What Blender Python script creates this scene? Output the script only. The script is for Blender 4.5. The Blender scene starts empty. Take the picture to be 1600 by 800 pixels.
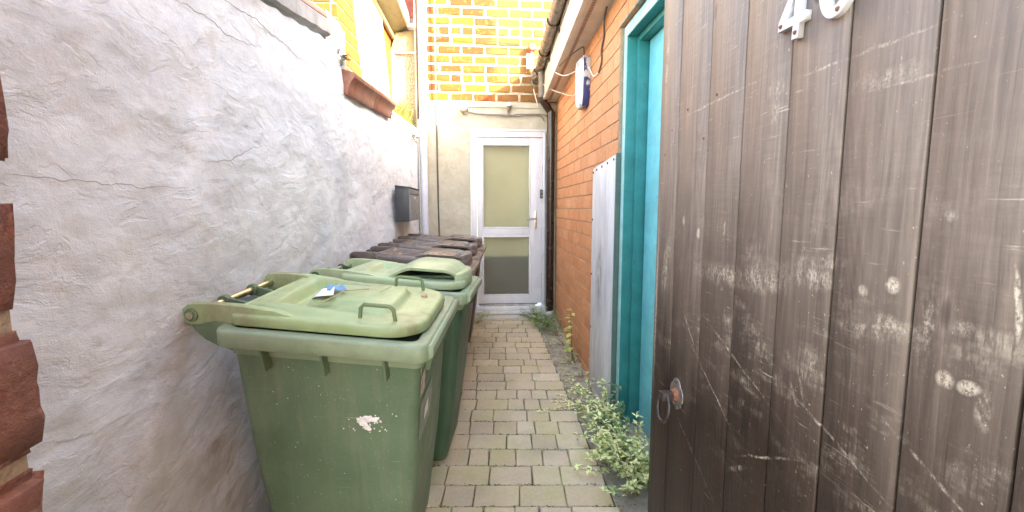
import bpy, bmesh, math, random
from mathutils import Vector, Matrix, noise as mnoise, Euler
R = math.radians
random.seed(7)
sc = bpy.context.scene
COL = sc.collection

# ------------------------------------------------------------------ camera, sky, sun, exposure
cd = bpy.data.cameras.new('camera'); cam = bpy.data.objects.new('camera', cd); COL.objects.link(cam)
cam.location = (0, 0, 1.55)
cam.rotation_euler = (R(90 - 5.60), 0, R(-4.20))
cd.sensor_width = 36; cd.lens = 653 / 1600 * 36
cd.shift_x = 0; cd.shift_y = -12 / 1600
cd.clip_start = 0.01; cd.clip_end = 500
sc.camera = cam

SUN = Vector((1.0, -0.70, 0.615)).normalized()          # towards the sun
w = bpy.data.worlds.new('World'); sc.world = w; w.use_nodes = True
wn = w.node_tree; wn.nodes.clear()
sky = wn.nodes.new('ShaderNodeTexSky'); sky.sky_type = 'NISHITA'; sky.sun_disc = False
sky.sun_elevation = math.asin(SUN.z); sky.sun_rotation = math.atan2(SUN.x, SUN.y)
sky.air_density = 1.0; sky.dust_density = 2.0; sky.ozone_density = 0.6
bgn = wn.nodes.new('ShaderNodeBackground'); bgn.inputs[1].default_value = 0.15
wo = wn.nodes.new('ShaderNodeOutputWorld')
wn.links.new(sky.outputs[0], bgn.inputs[0]); wn.links.new(bgn.outputs[0], wo.inputs[0])
sd = bpy.data.lights.new('sun', 'SUN'); sd.energy = 2.0; sd.angle = R(0.5); sd.color = (1.0, 0.93, 0.82)
so = bpy.data.objects.new('sun', sd); COL.objects.link(so)
so.rotation_euler = (-SUN).to_track_quat('-Z', 'Y').to_euler()
sc.view_settings.view_transform = 'Standard'; sc.view_settings.look = 'None'
sc.view_settings.exposure = 3.95; sc.view_settings.gamma = 1
sc.view_settings.use_white_balance = True; sc.view_settings.white_balance_temperature = 7700   # camera white balance set for open shade
sc.cycles.max_bounces = 10; sc.cycles.diffuse_bounces = 6; sc.cycles.transmission_bounces = 8

# ------------------------------------------------------------------ helpers: objects
SL = 0.0215                                              # the passage rises gently away from the gate
def gz(y): return SL * max(-2.0, min(y, 5.6))

def tag(o, label=None, cat=None, group=None, kind=None):
    if label: o['label'] = label
    if cat: o['category'] = cat
    if group: o['group'] = group
    if kind: o['kind'] = kind
    return o
def empty(name, loc=(0, 0, 0), rz=0.0, **k):
    o = bpy.data.objects.new(name, None); o.empty_display_size = 0.05
    o.location = loc; o.rotation_euler = (0, 0, rz); COL.objects.link(o)
    tag(o, **k); return o
def put(o, parent=None):
    """link; the mesh is in world coordinates and stays there under its parent"""
    COL.objects.link(o)
    if parent is not None:
        o.parent = parent
        chain = Matrix.Identity(4); p = parent; ms = []
        while p is not None:
            ms.append(p); p = p.parent
        for q in reversed(ms):
            chain = chain @ q.matrix_parent_inverse @ q.matrix_basis
        o.matrix_parent_inverse = chain.inverted()
    return o
def putl(o, parent):
    COL.objects.link(o); o.parent = parent; return o

class MB:
    def __init__(s): s.v = []; s.f = []; s.s = []
    def add(s, vs, fs, smooth=False):
        b = len(s.v); s.v += [tuple(v) for v in vs]
        s.f += [tuple(b + i for i in f) for f in fs]; s.s += [smooth] * len(fs); return s
    def box(s, x0, x1, y0, y1, z0, z1):
        return s.add([(x0,y0,z0),(x1,y0,z0),(x1,y1,z0),(x0,y1,z0),(x0,y0,z1),(x1,y0,z1),(x1,y1,z1),(x0,y1,z1)],
                     [(0,3,2,1),(4,5,6,7),(0,1,5,4),(1,2,6,5),(2,3,7,6),(3,0,4,7)])
    def hexa(s, p):      # eight corners, bottom four then top four
        return s.add(p, [(0,3,2,1),(4,5,6,7),(0,1,5,4),(1,2,6,5),(2,3,7,6),(3,0,4,7)])
    def prism(s, poly, axis, a, b, smooth=False):
        """polygon in the two other axes swept along axis from a to b"""
        n = len(poly)
        def mk(p, t):
            return {'x': (t, p[0], p[1]), 'y': (p[0], t, p[1]), 'z': (p[0], p[1], t)}[axis]
        vs = [mk(p, a) for p in poly] + [mk(p, b) for p in poly]
        fs = [tuple(range(n))[::-1], tuple(range(n, 2 * n))]
        for i in range(n): fs.append((i, (i + 1) % n, n + (i + 1) % n, n + i))
        b0 = len(s.v); s.v += vs
        for k, f in enumerate(fs):
            s.f.append(tuple(b0 + i for i in f)); s.s.append(smooth and k > 1)
        return s
    def tube(s, pts, r, n=8, cap=True, closed=False):
        pts = [Vector(p) for p in pts]; m = len(pts)
        rs = r if isinstance(r, (list, tuple)) else [r] * m
        vs = []; up = None
        for i, p in enumerate(pts):
            if closed: d = pts[(i + 1) % m] - pts[i - 1]
            else: d = pts[min(i + 1, m - 1)] - pts[max(i - 1, 0)]
            d.normalize()
            if up is None:
                up = Vector((0, 0, 1)) if abs(d.z) < 0.9 else Vector((1, 0, 0))
            a = d.cross(up)
            if a.length < 1e-4: a = d.cross(Vector((0, 1, 0.3)))
            a.normalize(); b = a.cross(d).normalized(); up = b
            for k in range(n):
                t = 2 * math.pi * k / n
                vs.append(p + (a * math.cos(t) + b * math.sin(t)) * rs[i])
        fs = []
        for i in range(m if closed else m - 1):
            j = (i + 1) % m
            for k in range(n):
                l = (k + 1) % n
                fs.append((i*n+k, i*n+l, j*n+l, j*n+k))
        if cap and not closed:
            fs.append(tuple(range(n))[::-1]); fs.append(tuple((m-1)*n + k for k in range(n)))
        return s.add(vs, fs, True)
    def rings(s, rings, cap0=True, cap1=True, smooth=True):
        n = len(rings[0]); vs = [p for r in rings for p in r]; fs = []
        for i in range(len(rings) - 1):
            for k in range(n):
                l = (k + 1) % n
                fs.append((i*n+k, i*n+l, (i+1)*n+l, (i+1)*n+k))
        if cap0: fs.append(tuple(range(n))[::-1])
        if cap1: fs.append(tuple((len(rings)-1)*n + k for k in range(n)))
        return s.add(vs, fs, smooth)
    def mesh(s, name, bevel=0, segs=2, angle=30):
        me = bpy.data.meshes.new(name); me.from_pydata(s.v, [], s.f)
        me.polygons.foreach_set('use_smooth', s.s); me.update()
        bm = bmesh.new(); bm.from_mesh(me)
        bmesh.ops.recalc_face_normals(bm, faces=bm.faces)
        if bevel:
            es = [e for e in bm.edges if len(e.link_faces) == 2 and e.calc_face_angle(0) > R(angle)]
            r_ = bmesh.ops.bevel(bm, geom=es, offset=bevel, segments=segs, affect='EDGES', clamp_overlap=True, profile=0.6)
            for f in r_['faces']: f.smooth = True
        bm.to_mesh(me); bm.free()
        if bevel or any(s.s):
            try: me.set_sharp_from_angle(angle=R(50))
            except Exception: pass
        return me
    def build(s, name, mat, parent=None, bevel=0, segs=2, local=False):
        me = s.mesh(name, bevel, segs); me.materials.append(mat)
        o = bpy.data.objects.new(name, me)
        return putl(o, parent) if local and parent is not None else put(o, parent)

def rrect(x0, x1, y0, y1, rad, n=6):
    """rounded rectangle, rad may be one radius or four (x1y1, x0y1, x0y0, x1y0)"""
    if not isinstance(rad, (list, tuple)): rad = [rad] * 4
    out = []
    for (cx, cy, a0, r) in ((x1, y1, 0, rad[0]), (x0, y1, 90, rad[1]), (x0, y0, 180, rad[2]), (x1, y0, 270, rad[3])):
        sx = -1 if cx == x1 else 1; sy = -1 if cy == y1 else 1
        for k in range(n + 1):
            t = R(a0 + 90 * k / n)
            out.append((cx + sx * r + r * math.cos(t), cy + sy * r + r * math.sin(t)))
    return out
def copy_tree(o, parent=None):
    c = o.copy(); COL.objects.link(c)
    if parent is not None: c.parent = parent
    for ch in list(o.children): copy_tree(ch, c)
    return c
def fbm(x, y, z, o=4):
    return mnoise.fractal(Vector((x, y, z)), 1.0, 2.0, o)

# ------------------------------------------------------------------ helpers: materials
class G:
    def __init__(s, name, spec=0.5, rough=0.6, metal=0.0):
        s.m = bpy.data.materials.new(name); s.m.use_nodes = True
        s.t = s.m.node_tree; s.b = s.t.nodes['Principled BSDF']
        s.b.inputs['Roughness'].default_value = rough; s.b.inputs['Metallic'].default_value = metal
        s.b.inputs['Specular IOR Level'].default_value = spec
        s.co = s.n('ShaderNodeTexCoord').outputs['Object']
    def n(s, t): return s.t.nodes.new(t)
    def set(s, sock, v):
        if hasattr(v, 'is_output') or isinstance(v, bpy.types.NodeSocket): s.t.links.new(v, sock)
        else:
            if isinstance(v, (list, tuple)) and len(v) == 3 and sock.type == 'RGBA': v = (*v, 1)
            sock.default_value = v
    def world(s): return s.n('ShaderNodeNewGeometry').outputs['Position']
    def rnd(s): return s.n('ShaderNodeObjectInfo').outputs['Random']
    def map(s, v, scale=(1,1,1), loc=(0,0,0), rot=(0,0,0)):
        n = s.n('ShaderNodeMapping'); s.set(n.inputs[0], v); s.set(n.inputs[1], loc)
        s.set(n.inputs[2], rot); s.set(n.inputs[3], scale); return n.outputs[0]
    def noise(s, v, scale, detail=4, rough=0.55, dist=0.0):
        n = s.n('ShaderNodeTexNoise'); s.set(n.inputs['Vector'], v); s.set(n.inputs['Scale'], scale)
        n.inputs['Detail'].default_value = detail; n.inputs['Roughness'].default_value = rough
        n.inputs['Distortion'].default_value = dist; return n.outputs[0]
    def noisec(s, v, scale, detail=3):
        n = s.n('ShaderNodeTexNoise'); s.set(n.inputs['Vector'], v); s.set(n.inputs['Scale'], scale)
        n.inputs['Detail'].default_value = detail; return n.outputs['Color']
    def voro(s, v, scale, feat='F1', out=0):
        n = s.n('ShaderNodeTexVoronoi'); n.feature = feat; s.set(n.inputs['Vector'], v); s.set(n.inputs['Scale'], scale)
        return n.outputs[out]
    def ramp(s, f, *stops):
        n = s.n('ShaderNodeValToRGB'); s.set(n.inputs[0], f); e = n.color_ramp.elements
        while len(e) < len(stops): e.new(0.5)
        for k, (p, c) in enumerate(stops):
            e[k].position = p; e[k].color = (c, c, c, 1) if isinstance(c, (int, float)) else (*c, 1)
        return n.outputs[0]
    def mix(s, f, a, b, mode='MIX'):
        n = s.n('ShaderNodeMix'); n.data_type = 'RGBA'; n.blend_type = mode
        s.set(n.inputs[0], f); s.set(n.inputs[6], a); s.set(n.inputs[7], b); return n.outputs[2]
    def math(s, op, a, b=0.0, clamp=False):
        n = s.n('ShaderNodeMath'); n.operation = op; n.use_clamp = clamp
        s.set(n.inputs[0], a); s.set(n.inputs[1], b); return n.outputs[0]
    def sep(s, v):
        n = s.n('ShaderNodeSeparateXYZ'); s.set(n.inputs[0], v); return n.outputs
    def vadd(s, a, b, op='ADD'):
        n = s.n('ShaderNodeVectorMath'); n.operation = op; s.set(n.inputs[0], a); s.set(n.inputs[1], b); return n.outputs[0]
    def comb(s, x, y, z):
        n = s.n('ShaderNodeCombineXYZ'); s.set(n.inputs[0], x); s.set(n.inputs[1], y); s.set(n.inputs[2], z); return n.outputs[0]
    def bump(s, h, dist=0.01, strength=1.0, normal=None):
        n = s.n('ShaderNodeBump'); n.inputs['Distance'].default_value = dist; n.inputs['Strength'].default_value = strength
        s.set(n.inputs['Height'], h)
        if normal is not None: s.set(n.inputs['Normal'], normal)
        s.t.links.new(n.outputs[0], s.b.inputs['Normal']); return n.outputs[0]
    def col(s, c): s.set(s.b.inputs['Base Color'], c); return s
    def rough(s, v): s.set(s.b.inputs['Roughness'], v); return s
    def blob(s, c, ax, r, rot=0.0, soft=0.5, wob=0.0):
        """elliptical patch mask; c = centre (a, b), ax = the two world axes"""
        p = s.sep(s.world()); a = p[ax[0]]; b = p[ax[1]]
        if wob:
            wc = s.sep(s.noisec(s.world(), 22, 5)); a = s.math('ADD', a, s.math('MULTIPLY', s.math('SUBTRACT', wc[0], 0.5), wob)); b = s.math('ADD', b, s.math('MULTIPLY', s.math('SUBTRACT', wc[1], 0.5), wob))
        a = s.math('SUBTRACT', a, c[0]); b = s.math('SUBTRACT', b, c[1])
        ca, sa = math.cos(rot), math.sin(rot)
        u = s.math('ADD', s.math('MULTIPLY', a, ca / r[0]), s.math('MULTIPLY', b, sa / r[0]))
        v = s.math('ADD', s.math('MULTIPLY', a, -sa / r[1]), s.math('MULTIPLY', b, ca / r[1]))
        d = s.math('SQRT', s.math('ADD', s.math('MULTIPLY', u, u), s.math('MULTIPLY', v, v)))
        return s.ramp(d, (1 - soft, 1.0), (1.0, 0.0)) if soft < 1 else s.ramp(d, (0.0, 1.0), (1.0, 0.0))

def simple(name, c, rough=0.5, metal=0.0, var=0.15, scale=30, bump=0.0, bscale=120, spec=0.5, rand=0.0):
    g = G(name, spec, rough, metal)
    n = g.noise(g.co, scale, 5)
    cc = g.mix(g.ramp(n, (0.3, 0), (0.7, 1)), tuple(x * (1 - var) for x in c), tuple(min(1, x * (1 + var)) for x in c))
    if rand:
        cc = g.mix(1.0, cc, g.ramp(g.rnd(), (0, 1 - rand), (1, 1 + 0.0)), 'MULTIPLY')
    g.col(cc)
    g.rough(g.ramp(g.noise(g.co, scale * 0.6, 3), (0.3, max(0.02, rough - 0.1)), (0.7, min(1, rough + 0.1))))
    if bump: g.bump(g.noise(g.co, bscale, 4), bump)
    return g.m

def render_mat(name, light, dark, trowel=1.0, grime=0.5, warm=None, lichen=0.3):
    g = G(name, 0.25, 0.88)
    p = g.world()
    wv = g.vadd(p, g.vadd(g.noisec(p, 2.2), (0.22, 0.22, 0.22), 'MULTIPLY'))
    big = g.noise(p, 1.3, 5, 0.6)
    # trowel sweeps: stretched noise in two directions, each taking patches
    a = g.noise(g.map(wv, (5, 5, 17), rot=(R(38), 0, 0)), 1.0, 8, 0.70, 0.25)
    b = g.noise(g.map(wv, (5, 6, 19), rot=(R(-25), 0, 0)), 1.0, 8, 0.70, 0.25)
    sel = g.ramp(g.noise(p, 2.0, 2), (0.44, 0), (0.56, 1))
    sw = g.mix(sel, a, b)
    edge = g.ramp(g.noise(g.map(wv, (1, 1, 1.7), rot=(R(30), 0, 0)), 4.5, 7, 0.6, 0.5), (0.40, 0), (0.45, 1), (0.60, 0.75), (0.63, 0))
    cr = g.voro(g.map(g.vadd(p, g.vadd(g.noisec(p, 5, 6), (0.16, 0.16, 0.16), 'MULTIPLY')), (1, 0.75, 1.9), rot=(R(-12), 0, 0)), 0.9, 'DISTANCE_TO_EDGE')
    crm = g.math('MULTIPLY', g.ramp(cr, (0.0, 1), (0.003, 0)), g.ramp(g.noise(g.map(p, (1, 1, 1), loc=(3, 1.5, 0.6)), 3.4, 4), (0.52, 0), (0.64, 1)))
    fine = g.noise(p, 170, 3, 0.7)
    h = g.math('ADD', g.math('MULTIPLY', big, 2.2), g.math('MULTIPLY', g.math('MULTIPLY', sw, 0.62 * trowel), g.ramp(g.noise(p, 2.4, 3), (0.38, 0.25), (0.62, 1.0))))
    h = g.math('ADD', h, g.math('MULTIPLY', edge, 0.11 * trowel))
    h = g.math('ADD', h, g.math('MULTIPLY', g.noise(p, 70, 5, 0.8), 0.24))
    
    g.bump(h, 0.02, 0.8)
    c = g.mix(g.ramp(g.noise(p, 2.7, 6, 0.65, 0.6), (0.36, 0), (0.66, 1)), dark, light)
    st = g.noise(g.map(p, (3.5, 3.5, 0.9)), 1.6, 6, 0.7, 0.8)
    c = g.mix(g.math('MULTIPLY', g.ramp(st, (0.52, 0), (0.70, 1)), grime), c, tuple(x * 0.62 for x in dark))
    c = g.mix(g.math('MULTIPLY', g.ramp(sw, (0.30, 1), (0.46, 0)), 0.30 * trowel), c, tuple(x * 0.6 for x in dark))
    if lichen: c = g.mix(g.math('MULTIPLY', g.ramp(g.noise(p, 7, 5, 0.7), (0.60, 0), (0.68, 1)), lichen), c, (0.42, 0.38, 0.24))
    c = g.mix(g.math('MULTIPLY', crm, 0.04), c, (0.10, 0.09, 0.08))
    if warm is not None:
        for (cc, rr) in warm:
            k = g.math('MULTIPLY', g.blob(cc, (1, 2), rr, 0, 0.9), g.ramp(g.noise(p, 9, 5, 0.7), (0.38, 0), (0.6, 1)))
            c = g.mix(g.math('MULTIPLY', k, 0.5), c, (0.36, 0.27, 0.17))
    g.col(c); return g.m

def brick_mat(name, cols, spots=None, rough=0.85, bumpd=0.004, wash=None, grain=60):
    g = G(name, 0.25, rough)
    p = g.world(); r = g.rnd()
    st = [(k / max(1, len(cols) - 1) * 0.999, c) for k, c in enumerate(cols)]
    c = g.ramp(r, *st)
    n = g.noise(p, grain, 5, 0.65)
    c = g.mix(0.55, c, g.ramp(n, (0.3, 0.45), (0.7, 1.0)), 'MULTIPLY')
    if spots: c = g.mix(g.ramp(g.noise(p, 24, 5, 0.7), (0.56, 0), (0.66, 1)), c, spots)
    if wash is not None: c = g.mix(wash(g), c, (0.21, 0.110, 0.036))
    g.col(c); g.bump(g.math('ADD', g.noise(p, 90, 5, 0.7), g.noise(p, 22, 3)), bumpd, 0.9)
    return g.m

M = {}
M['render_left'] = render_mat('rough_white_render', (0.76, 0.815, 0.855), (0.60, 0.65, 0.70), 1.0, 0.16,
                              warm=[((1.60, 0.62), (0.16, 0.22)), ((4.45, 1.30), (0.20, 0.20))], lichen=0.22)
M['render_shaded'] = render_mat('shaded_grey_render', (0.46, 0.46, 0.45), (0.30, 0.30, 0.30), 0.8, 0.5)  # darker copy of the render, shade on the wall top put into its colour
M['render_far'] = render_mat('cream_painted_render', (0.50, 0.455, 0.355), (0.41, 0.37, 0.28), 0.45, 0.10, lichen=0.15)
M['render_cap'] = render_mat('white_painted_mortar', (0.62, 0.60, 0.54), (0.50, 0.46, 0.40), 0.5, 0.15, lichen=0.3)
M['mortar_light'] = simple('pale_mortar', (0.72, 0.67, 0.55), 0.95, var=0.15, scale=25, bump=0.004, spec=0.2)
M['mortar_tan'] = simple('tan_mortar', (0.40, 0.31, 0.22), 0.95, var=0.2, scale=25, bump=0.003, spec=0.2)
M['mortar_grey'] = simple('grey_mortar', (0.33, 0.30, 0.25), 0.95, var=0.25, scale=20, bump=0.006, spec=0.2)
M['brick_smooth'] = brick_mat('smooth_orange_brick', [(0.61, 0.275, 0.130), (0.68, 0.330, 0.165), (0.64, 0.300, 0.145), (0.70, 0.355, 0.190), (0.60, 0.265, 0.125)], bumpd=0.0012, grain=35)
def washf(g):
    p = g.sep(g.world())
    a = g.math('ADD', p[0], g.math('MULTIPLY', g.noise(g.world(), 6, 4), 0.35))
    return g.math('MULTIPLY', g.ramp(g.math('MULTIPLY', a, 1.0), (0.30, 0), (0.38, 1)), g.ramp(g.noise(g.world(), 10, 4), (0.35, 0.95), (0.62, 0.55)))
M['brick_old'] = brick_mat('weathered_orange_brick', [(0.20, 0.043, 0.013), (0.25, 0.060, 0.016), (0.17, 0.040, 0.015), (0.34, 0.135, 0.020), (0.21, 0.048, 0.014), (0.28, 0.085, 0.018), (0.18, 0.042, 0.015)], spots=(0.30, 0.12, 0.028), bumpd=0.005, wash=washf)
def mortar_far():
    g = G('yellowed_mortar', 0.2, 0.95)
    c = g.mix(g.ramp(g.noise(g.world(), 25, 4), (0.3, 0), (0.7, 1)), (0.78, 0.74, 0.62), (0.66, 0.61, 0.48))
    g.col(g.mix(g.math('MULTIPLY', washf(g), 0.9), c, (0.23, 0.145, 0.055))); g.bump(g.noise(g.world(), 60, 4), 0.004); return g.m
M['mortar_far'] = mortar_far()
M['brick_orange'] = brick_mat('neighbour_orange_brick', [(0.30, 0.075, 0.016), (0.36, 0.10, 0.022), (0.27, 0.065, 0.015)], bumpd=0.002, grain=30)
M['brick_pier'] = brick_mat('rough_red_brick', [(0.33, 0.165, 0.135), (0.38, 0.19, 0.155), (0.30, 0.14, 0.12)], spots=(0.55, 0.37, 0.31), bumpd=0.008)
M['terracotta'] = simple('brown_terracotta', (0.22, 0.085, 0.055), 0.45, var=0.3, scale=14, bump=0.002)
M['terracotta_pink'] = simple('pink_terracotta', (0.42, 0.21, 0.15), 0.7, var=0.2, scale=14, bump=0.002)
M['upvc'] = simple('white_plastic_frame', (0.62, 0.61, 0.63), 0.28, var=0.03, scale=6)
M['upvc_dull'] = simple('dull_white_plastic', (0.62, 0.57, 0.48), 0.38, var=0.10, scale=7)
M['white_paint'] = simple('white_gloss_paint', (0.58, 0.56, 0.53), 0.4, var=0.08, scale=10, bump=0.002, bscale=30)
M['pipe_white'] = simple('white_pipe', (0.55, 0.58, 0.66), 0.35, var=0.05)
M['pipe_brown'] = simple('dark_brown_pipe', (0.030, 0.016, 0.012), 0.22, var=0.3)
M['gutter'] = simple('weathered_brown_gutter', (0.13, 0.105, 0.075), 0.30, var=0.25, scale=18)
M['cable_dark'] = simple('dark_cable', (0.07, 0.055, 0.045), 0.55)
M['cable_grey'] = simple('painted_cable', (0.17, 0.15, 0.12), 0.6)
M['cable_white'] = simple('white_cable', (0.75, 0.68, 0.60), 0.5)
M['black_plastic'] = simple('black_plastic', (0.02, 0.02, 0.022), 0.4)
M['box_dark'] = simple('dark_grey_steel', (0.035, 0.038, 0.045), 0.45, var=0.1)
M['box_front'] = simple('mid_grey_steel', (0.20, 0.21, 0.22), 0.38, var=0.08)
M['steel'] = simple('dull_steel', (0.55, 0.54, 0.50), 0.35, metal=1.0, var=0.2)
M['brass_rod'] = simple('yellowed_steel', (0.62, 0.55, 0.38), 0.33, metal=1.0, var=0.2)
M['rust'] = simple('rusty_iron', (0.20, 0.075, 0.035), 0.8, var=0.4, scale=80, bump=0.002)
M['iron'] = simple('dark_worn_iron', (0.060, 0.045, 0.040), 0.42, metal=0.4, var=0.4, scale=60, bump=0.001)
M['leaf_y'] = simple('yellow_green_leaf', (0.72, 0.74, 0.36), 0.5, var=0.25, scale=20)
M['leaf_g'] = simple('mid_green_leaf', (0.32, 0.44, 0.15), 0.5, var=0.35, scale=18)
M['leaf_d'] = simple('dark_green_leaf', (0.10, 0.20, 0.09), 0.42, var=0.3, scale=15)
M['leaf_dry'] = simple('dry_grass', (0.15, 0.16, 0.035), 0.7, var=0.35, scale=25)
M['stem'] = simple('brown_stem', (0.20, 0.14, 0.07), 0.7, var=0.3)
M['soil'] = simple('dark_soil', (0.15, 0.115, 0.075), 0.95, var=0.4, scale=40, bump=0.01, bscale=60)
M['tile_red'] = simple('dark_red_tile', (0.20, 0.06, 0.045), 0.7, var=0.2)
M['lead'] = simple('grey_lead', (0.17, 0.18, 0.20), 0.6, var=0.2)
M['soffit_olive'] = simple('cream_soffit_board', (0.24, 0.21, 0.11), 0.7, var=0.1)
M['slate'] = simple('grey_roof_tile', (0.12, 0.11, 0.11), 0.7, var=0.3)
M['interior'] = simple('khaki_curtain', (0.60, 0.57, 0.40), 0.9, var=0.10, scale=3)
M['interior_dark'] = simple('dark_inner_mat', (0.035, 0.028, 0.018), 0.9, var=0.4, scale=5)

for l in ('leaf_y', 'leaf_g', 'leaf_d'):
    M[l].node_tree.nodes['Principled BSDF'].inputs['Subsurface Weight'].default_value = 0.0

def pebble():
    g = G('pebble_dash', 0.3, 0.9); p = g.world()
    v = g.voro(p, 95, 'F1', 1); d = g.voro(p, 95)
    c = g.mix(g.ramp(v, (0, 0), (1, 1)), (0.36, 0.31, 0.21), (0.20, 0.14, 0.085))
    c = g.mix(g.ramp(g.noise(p, 60, 3), (0.50, 0), (0.6, 1)), c, (0.46, 0.42, 0.33))
    g.col(c); g.bump(d, 0.006, 0.9); return g.m
M['pebble'] = pebble()

def paver_mat():
    g = G('khaki_concrete_paver', 0.3, 0.9); p = g.world(); r = g.rnd()
    c = g.ramp(r, (0, (0.54, 0.44, 0.30)), (0.3, (0.66, 0.54, 0.375)), (0.6, (0.60, 0.48, 0.35)), (0.8, (0.70, 0.585, 0.43)), (0.999, (0.62, 0.52, 0.36)))
    c = g.mix(g.math('MULTIPLY', g.ramp(g.noise(p, 5.5, 5, 0.6), (0.44, 0), (0.66, 1)), 0.55), c, (0.49, 0.46, 0.20))
    c = g.mix(0.6, c, g.ramp(g.noise(p, 75, 5, 0.75), (0.30, 0.72), (0.62, 1.0)), 'MULTIPLY')
    c = g.mix(g.math('MULTIPLY', g.ramp(g.noise(p, 2.3, 4), (0.5, 0), (0.65, 1)), 0.35), c, (0.30, 0.25, 0.20))
    c = g.mix(g.math('MULTIPLY', g.ramp(g.voro(p, 42), (0.04, 1), (0.10, 0)), 0.5), c, (0.14, 0.12, 0.08))
    g.col(c); g.bump(g.math('ADD', g.noise(p, 130, 5, 0.75), g.math('MULTIPLY', g.noise(p, 25, 3), 0.8)), 0.004, 0.9); return g.m
M['paver'] = paver_mat()

def ground_mat():
    g = G('mossy_concrete', 0.3, 0.92); p = g.world()
    c = g.mix(g.ramp(g.noise(p, 8, 6, 0.65), (0.38, 0), (0.64, 1)), (0.30, 0.265, 0.20), (0.46, 0.41, 0.32))
    c = g.mix(g.ramp(g.noise(p, 14, 5, 0.7), (0.56, 0), (0.66, 1)), c, (0.22, 0.20, 0.10))
    g.col(c); g.bump(g.noise(p, 60, 6, 0.7), 0.01, 0.9); return g.m
M['concrete'] = ground_mat()

def plastic(name, c1, c2, rough, scuff=0.3, dust=(0.45, 0.42, 0.30), dirt=0.0):
    g = G(name, 0.5, rough); o = g.co; nz = g.noise(o, 5, 5, 0.6)
    c = g.mix(g.ramp(nz, (0.35, 0), (0.68, 1)), c1, c2)
    sp = g.ramp(g.noise(o, 90, 4, 0.7), (0.62, 0), (0.72, 1))
    c = g.mix(g.math('MULTIPLY', sp, scuff), c, dust)
    sc2 = g.ramp(g.noise(g.map(o, (3, 30, 60), rot=(0.3, 0.2, 0)), 2.0, 4, 0.6), (0.66, 0), (0.74, 1))
    c = g.mix(g.math('MULTIPLY', sc2, scuff), c, dust)
    if dirt:
        q = g.sep(o)
        zone = g.ramp(g.noise(g.map(o, (2.2, 3.2, 1), loc=(0.5, 0.1, 0)), 1.6, 6, 0.7), (0.50, 0), (0.66, 1))
        c = g.mix(g.math('MULTIPLY', zone, dirt), c, (0.20, 0.14, 0.085))
        # marker-pen scrawl, illegible dark strokes
        sw = g.noise(g.map(o, (1, 1.6, 1)), 26, 1, 0.4, 1.4)
        line = g.ramp(g.math('ABSOLUTE', g.math('SUBTRACT', sw, 0.5)), (0.0, 1), (0.012, 0))
        bx = g.ramp(q[0], (0.06, 0), (0.07, 1)); bx2 = g.ramp(q[0], (0.27, 1), (0.28, 0))
        by = g.ramp(g.math('ADD', q[1], 0.5), (0.42, 0), (0.43, 1)); by2 = g.ramp(g.math('ADD', q[1], 0.5), (0.62, 1), (0.63, 0))
        msk = g.math('MULTIPLY', g.math('MULTIPLY', bx, bx2), g.math('MULTIPLY', by, by2))
        c = g.mix(g.math('MULTIPLY', g.math('MULTIPLY', line, msk), 0.55), c, (0.07, 0.08, 0.05))
    streak = g.ramp(g.noise(g.map(o, (9, 9, 1.3)), 1.0, 6, 0.7), (0.50, 0), (0.68, 1))
    c = g.mix(g.math('MULTIPLY', streak, scuff * 0.75), c, tuple(x * 0.55 + 0.05 for x in dust))
    c = g.mix(g.math('MULTIPLY', g.ramp(g.noise(o, 3.0, 5, 0.65), (0.5, 0), (0.62, 1)), 0.22), c, tuple(x * 0.5 for x in c1))
    g.col(c)
    g.rough(g.ramp(g.noise(o, 14, 3), (0.3, rough - 0.04), (0.7, rough + 0.08)))
    g.bump(g.math('ADD', g.noise(o, 260, 2), g.math('MULTIPLY', g.noise(o, 7, 3), 2.0)), 0.0012, 0.6); return g.m
M['green_body'] = plastic('dark_green_plastic', (0.095, 0.155, 0.088), (0.130, 0.195, 0.115), 0.50, 0.42)
M['green_rim'] = plastic('worn_green_plastic_rim', (0.19, 0.26, 0.165), (0.27, 0.34, 0.22), 0.45, 0.45)
M['green_lid'] = plastic('sun_faded_green_plastic', (0.27, 0.37, 0.175), (0.36, 0.45, 0.245), 0.40, 0.2, (0.5, 0.5, 0.35), dirt=0.6)
M['green_lid2'] = plastic('pale_green_plastic', (0.31, 0.40, 0.22), (0.40, 0.49, 0.30), 0.38, 0.3, (0.5, 0.5, 0.4), dirt=0.2)
M['green_dark'] = plastic('deep_green_plastic', (0.030, 0.075, 0.040), (0.045, 0.095, 0.05), 0.45, 0.1)
M['olive'] = plastic('olive_green_plastic', (0.12, 0.18, 0.075), (0.16, 0.22, 0.10), 0.4, 0.1)
M['brown_body'] = plastic('dark_brown_plastic', (0.060, 0.040, 0.030), (0.080, 0.055, 0.042), 0.42, 0.15)
M['brown_lid'] = plastic('charcoal_brown_plastic', (0.090, 0.070, 0.064), (0.14, 0.112, 0.100), 0.28, 0.08)
M['bin_rim_brown'] = plastic('worn_brown_plastic', (0.17, 0.125, 0.10), (0.23, 0.18, 0.14), 0.45, 0.4)
M['splat'] = simple('white_dried_paint', (0.80, 0.76, 0.76), 0.6, var=0.2, scale=60, bump=0.002)
M['sticker'] = simple('torn_paper_label', (0.55, 0.42, 0.36), 0.6, var=0.5, scale=70)
M['paper_blue'] = simple('blue_printed_paper', (0.10, 0.26, 0.45), 0.5, var=0.3, scale=9)
M['paper_white'] = simple('white_creased_paper', (0.70, 0.68, 0.76), 0.6, var=0.15, scale=30)

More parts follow.
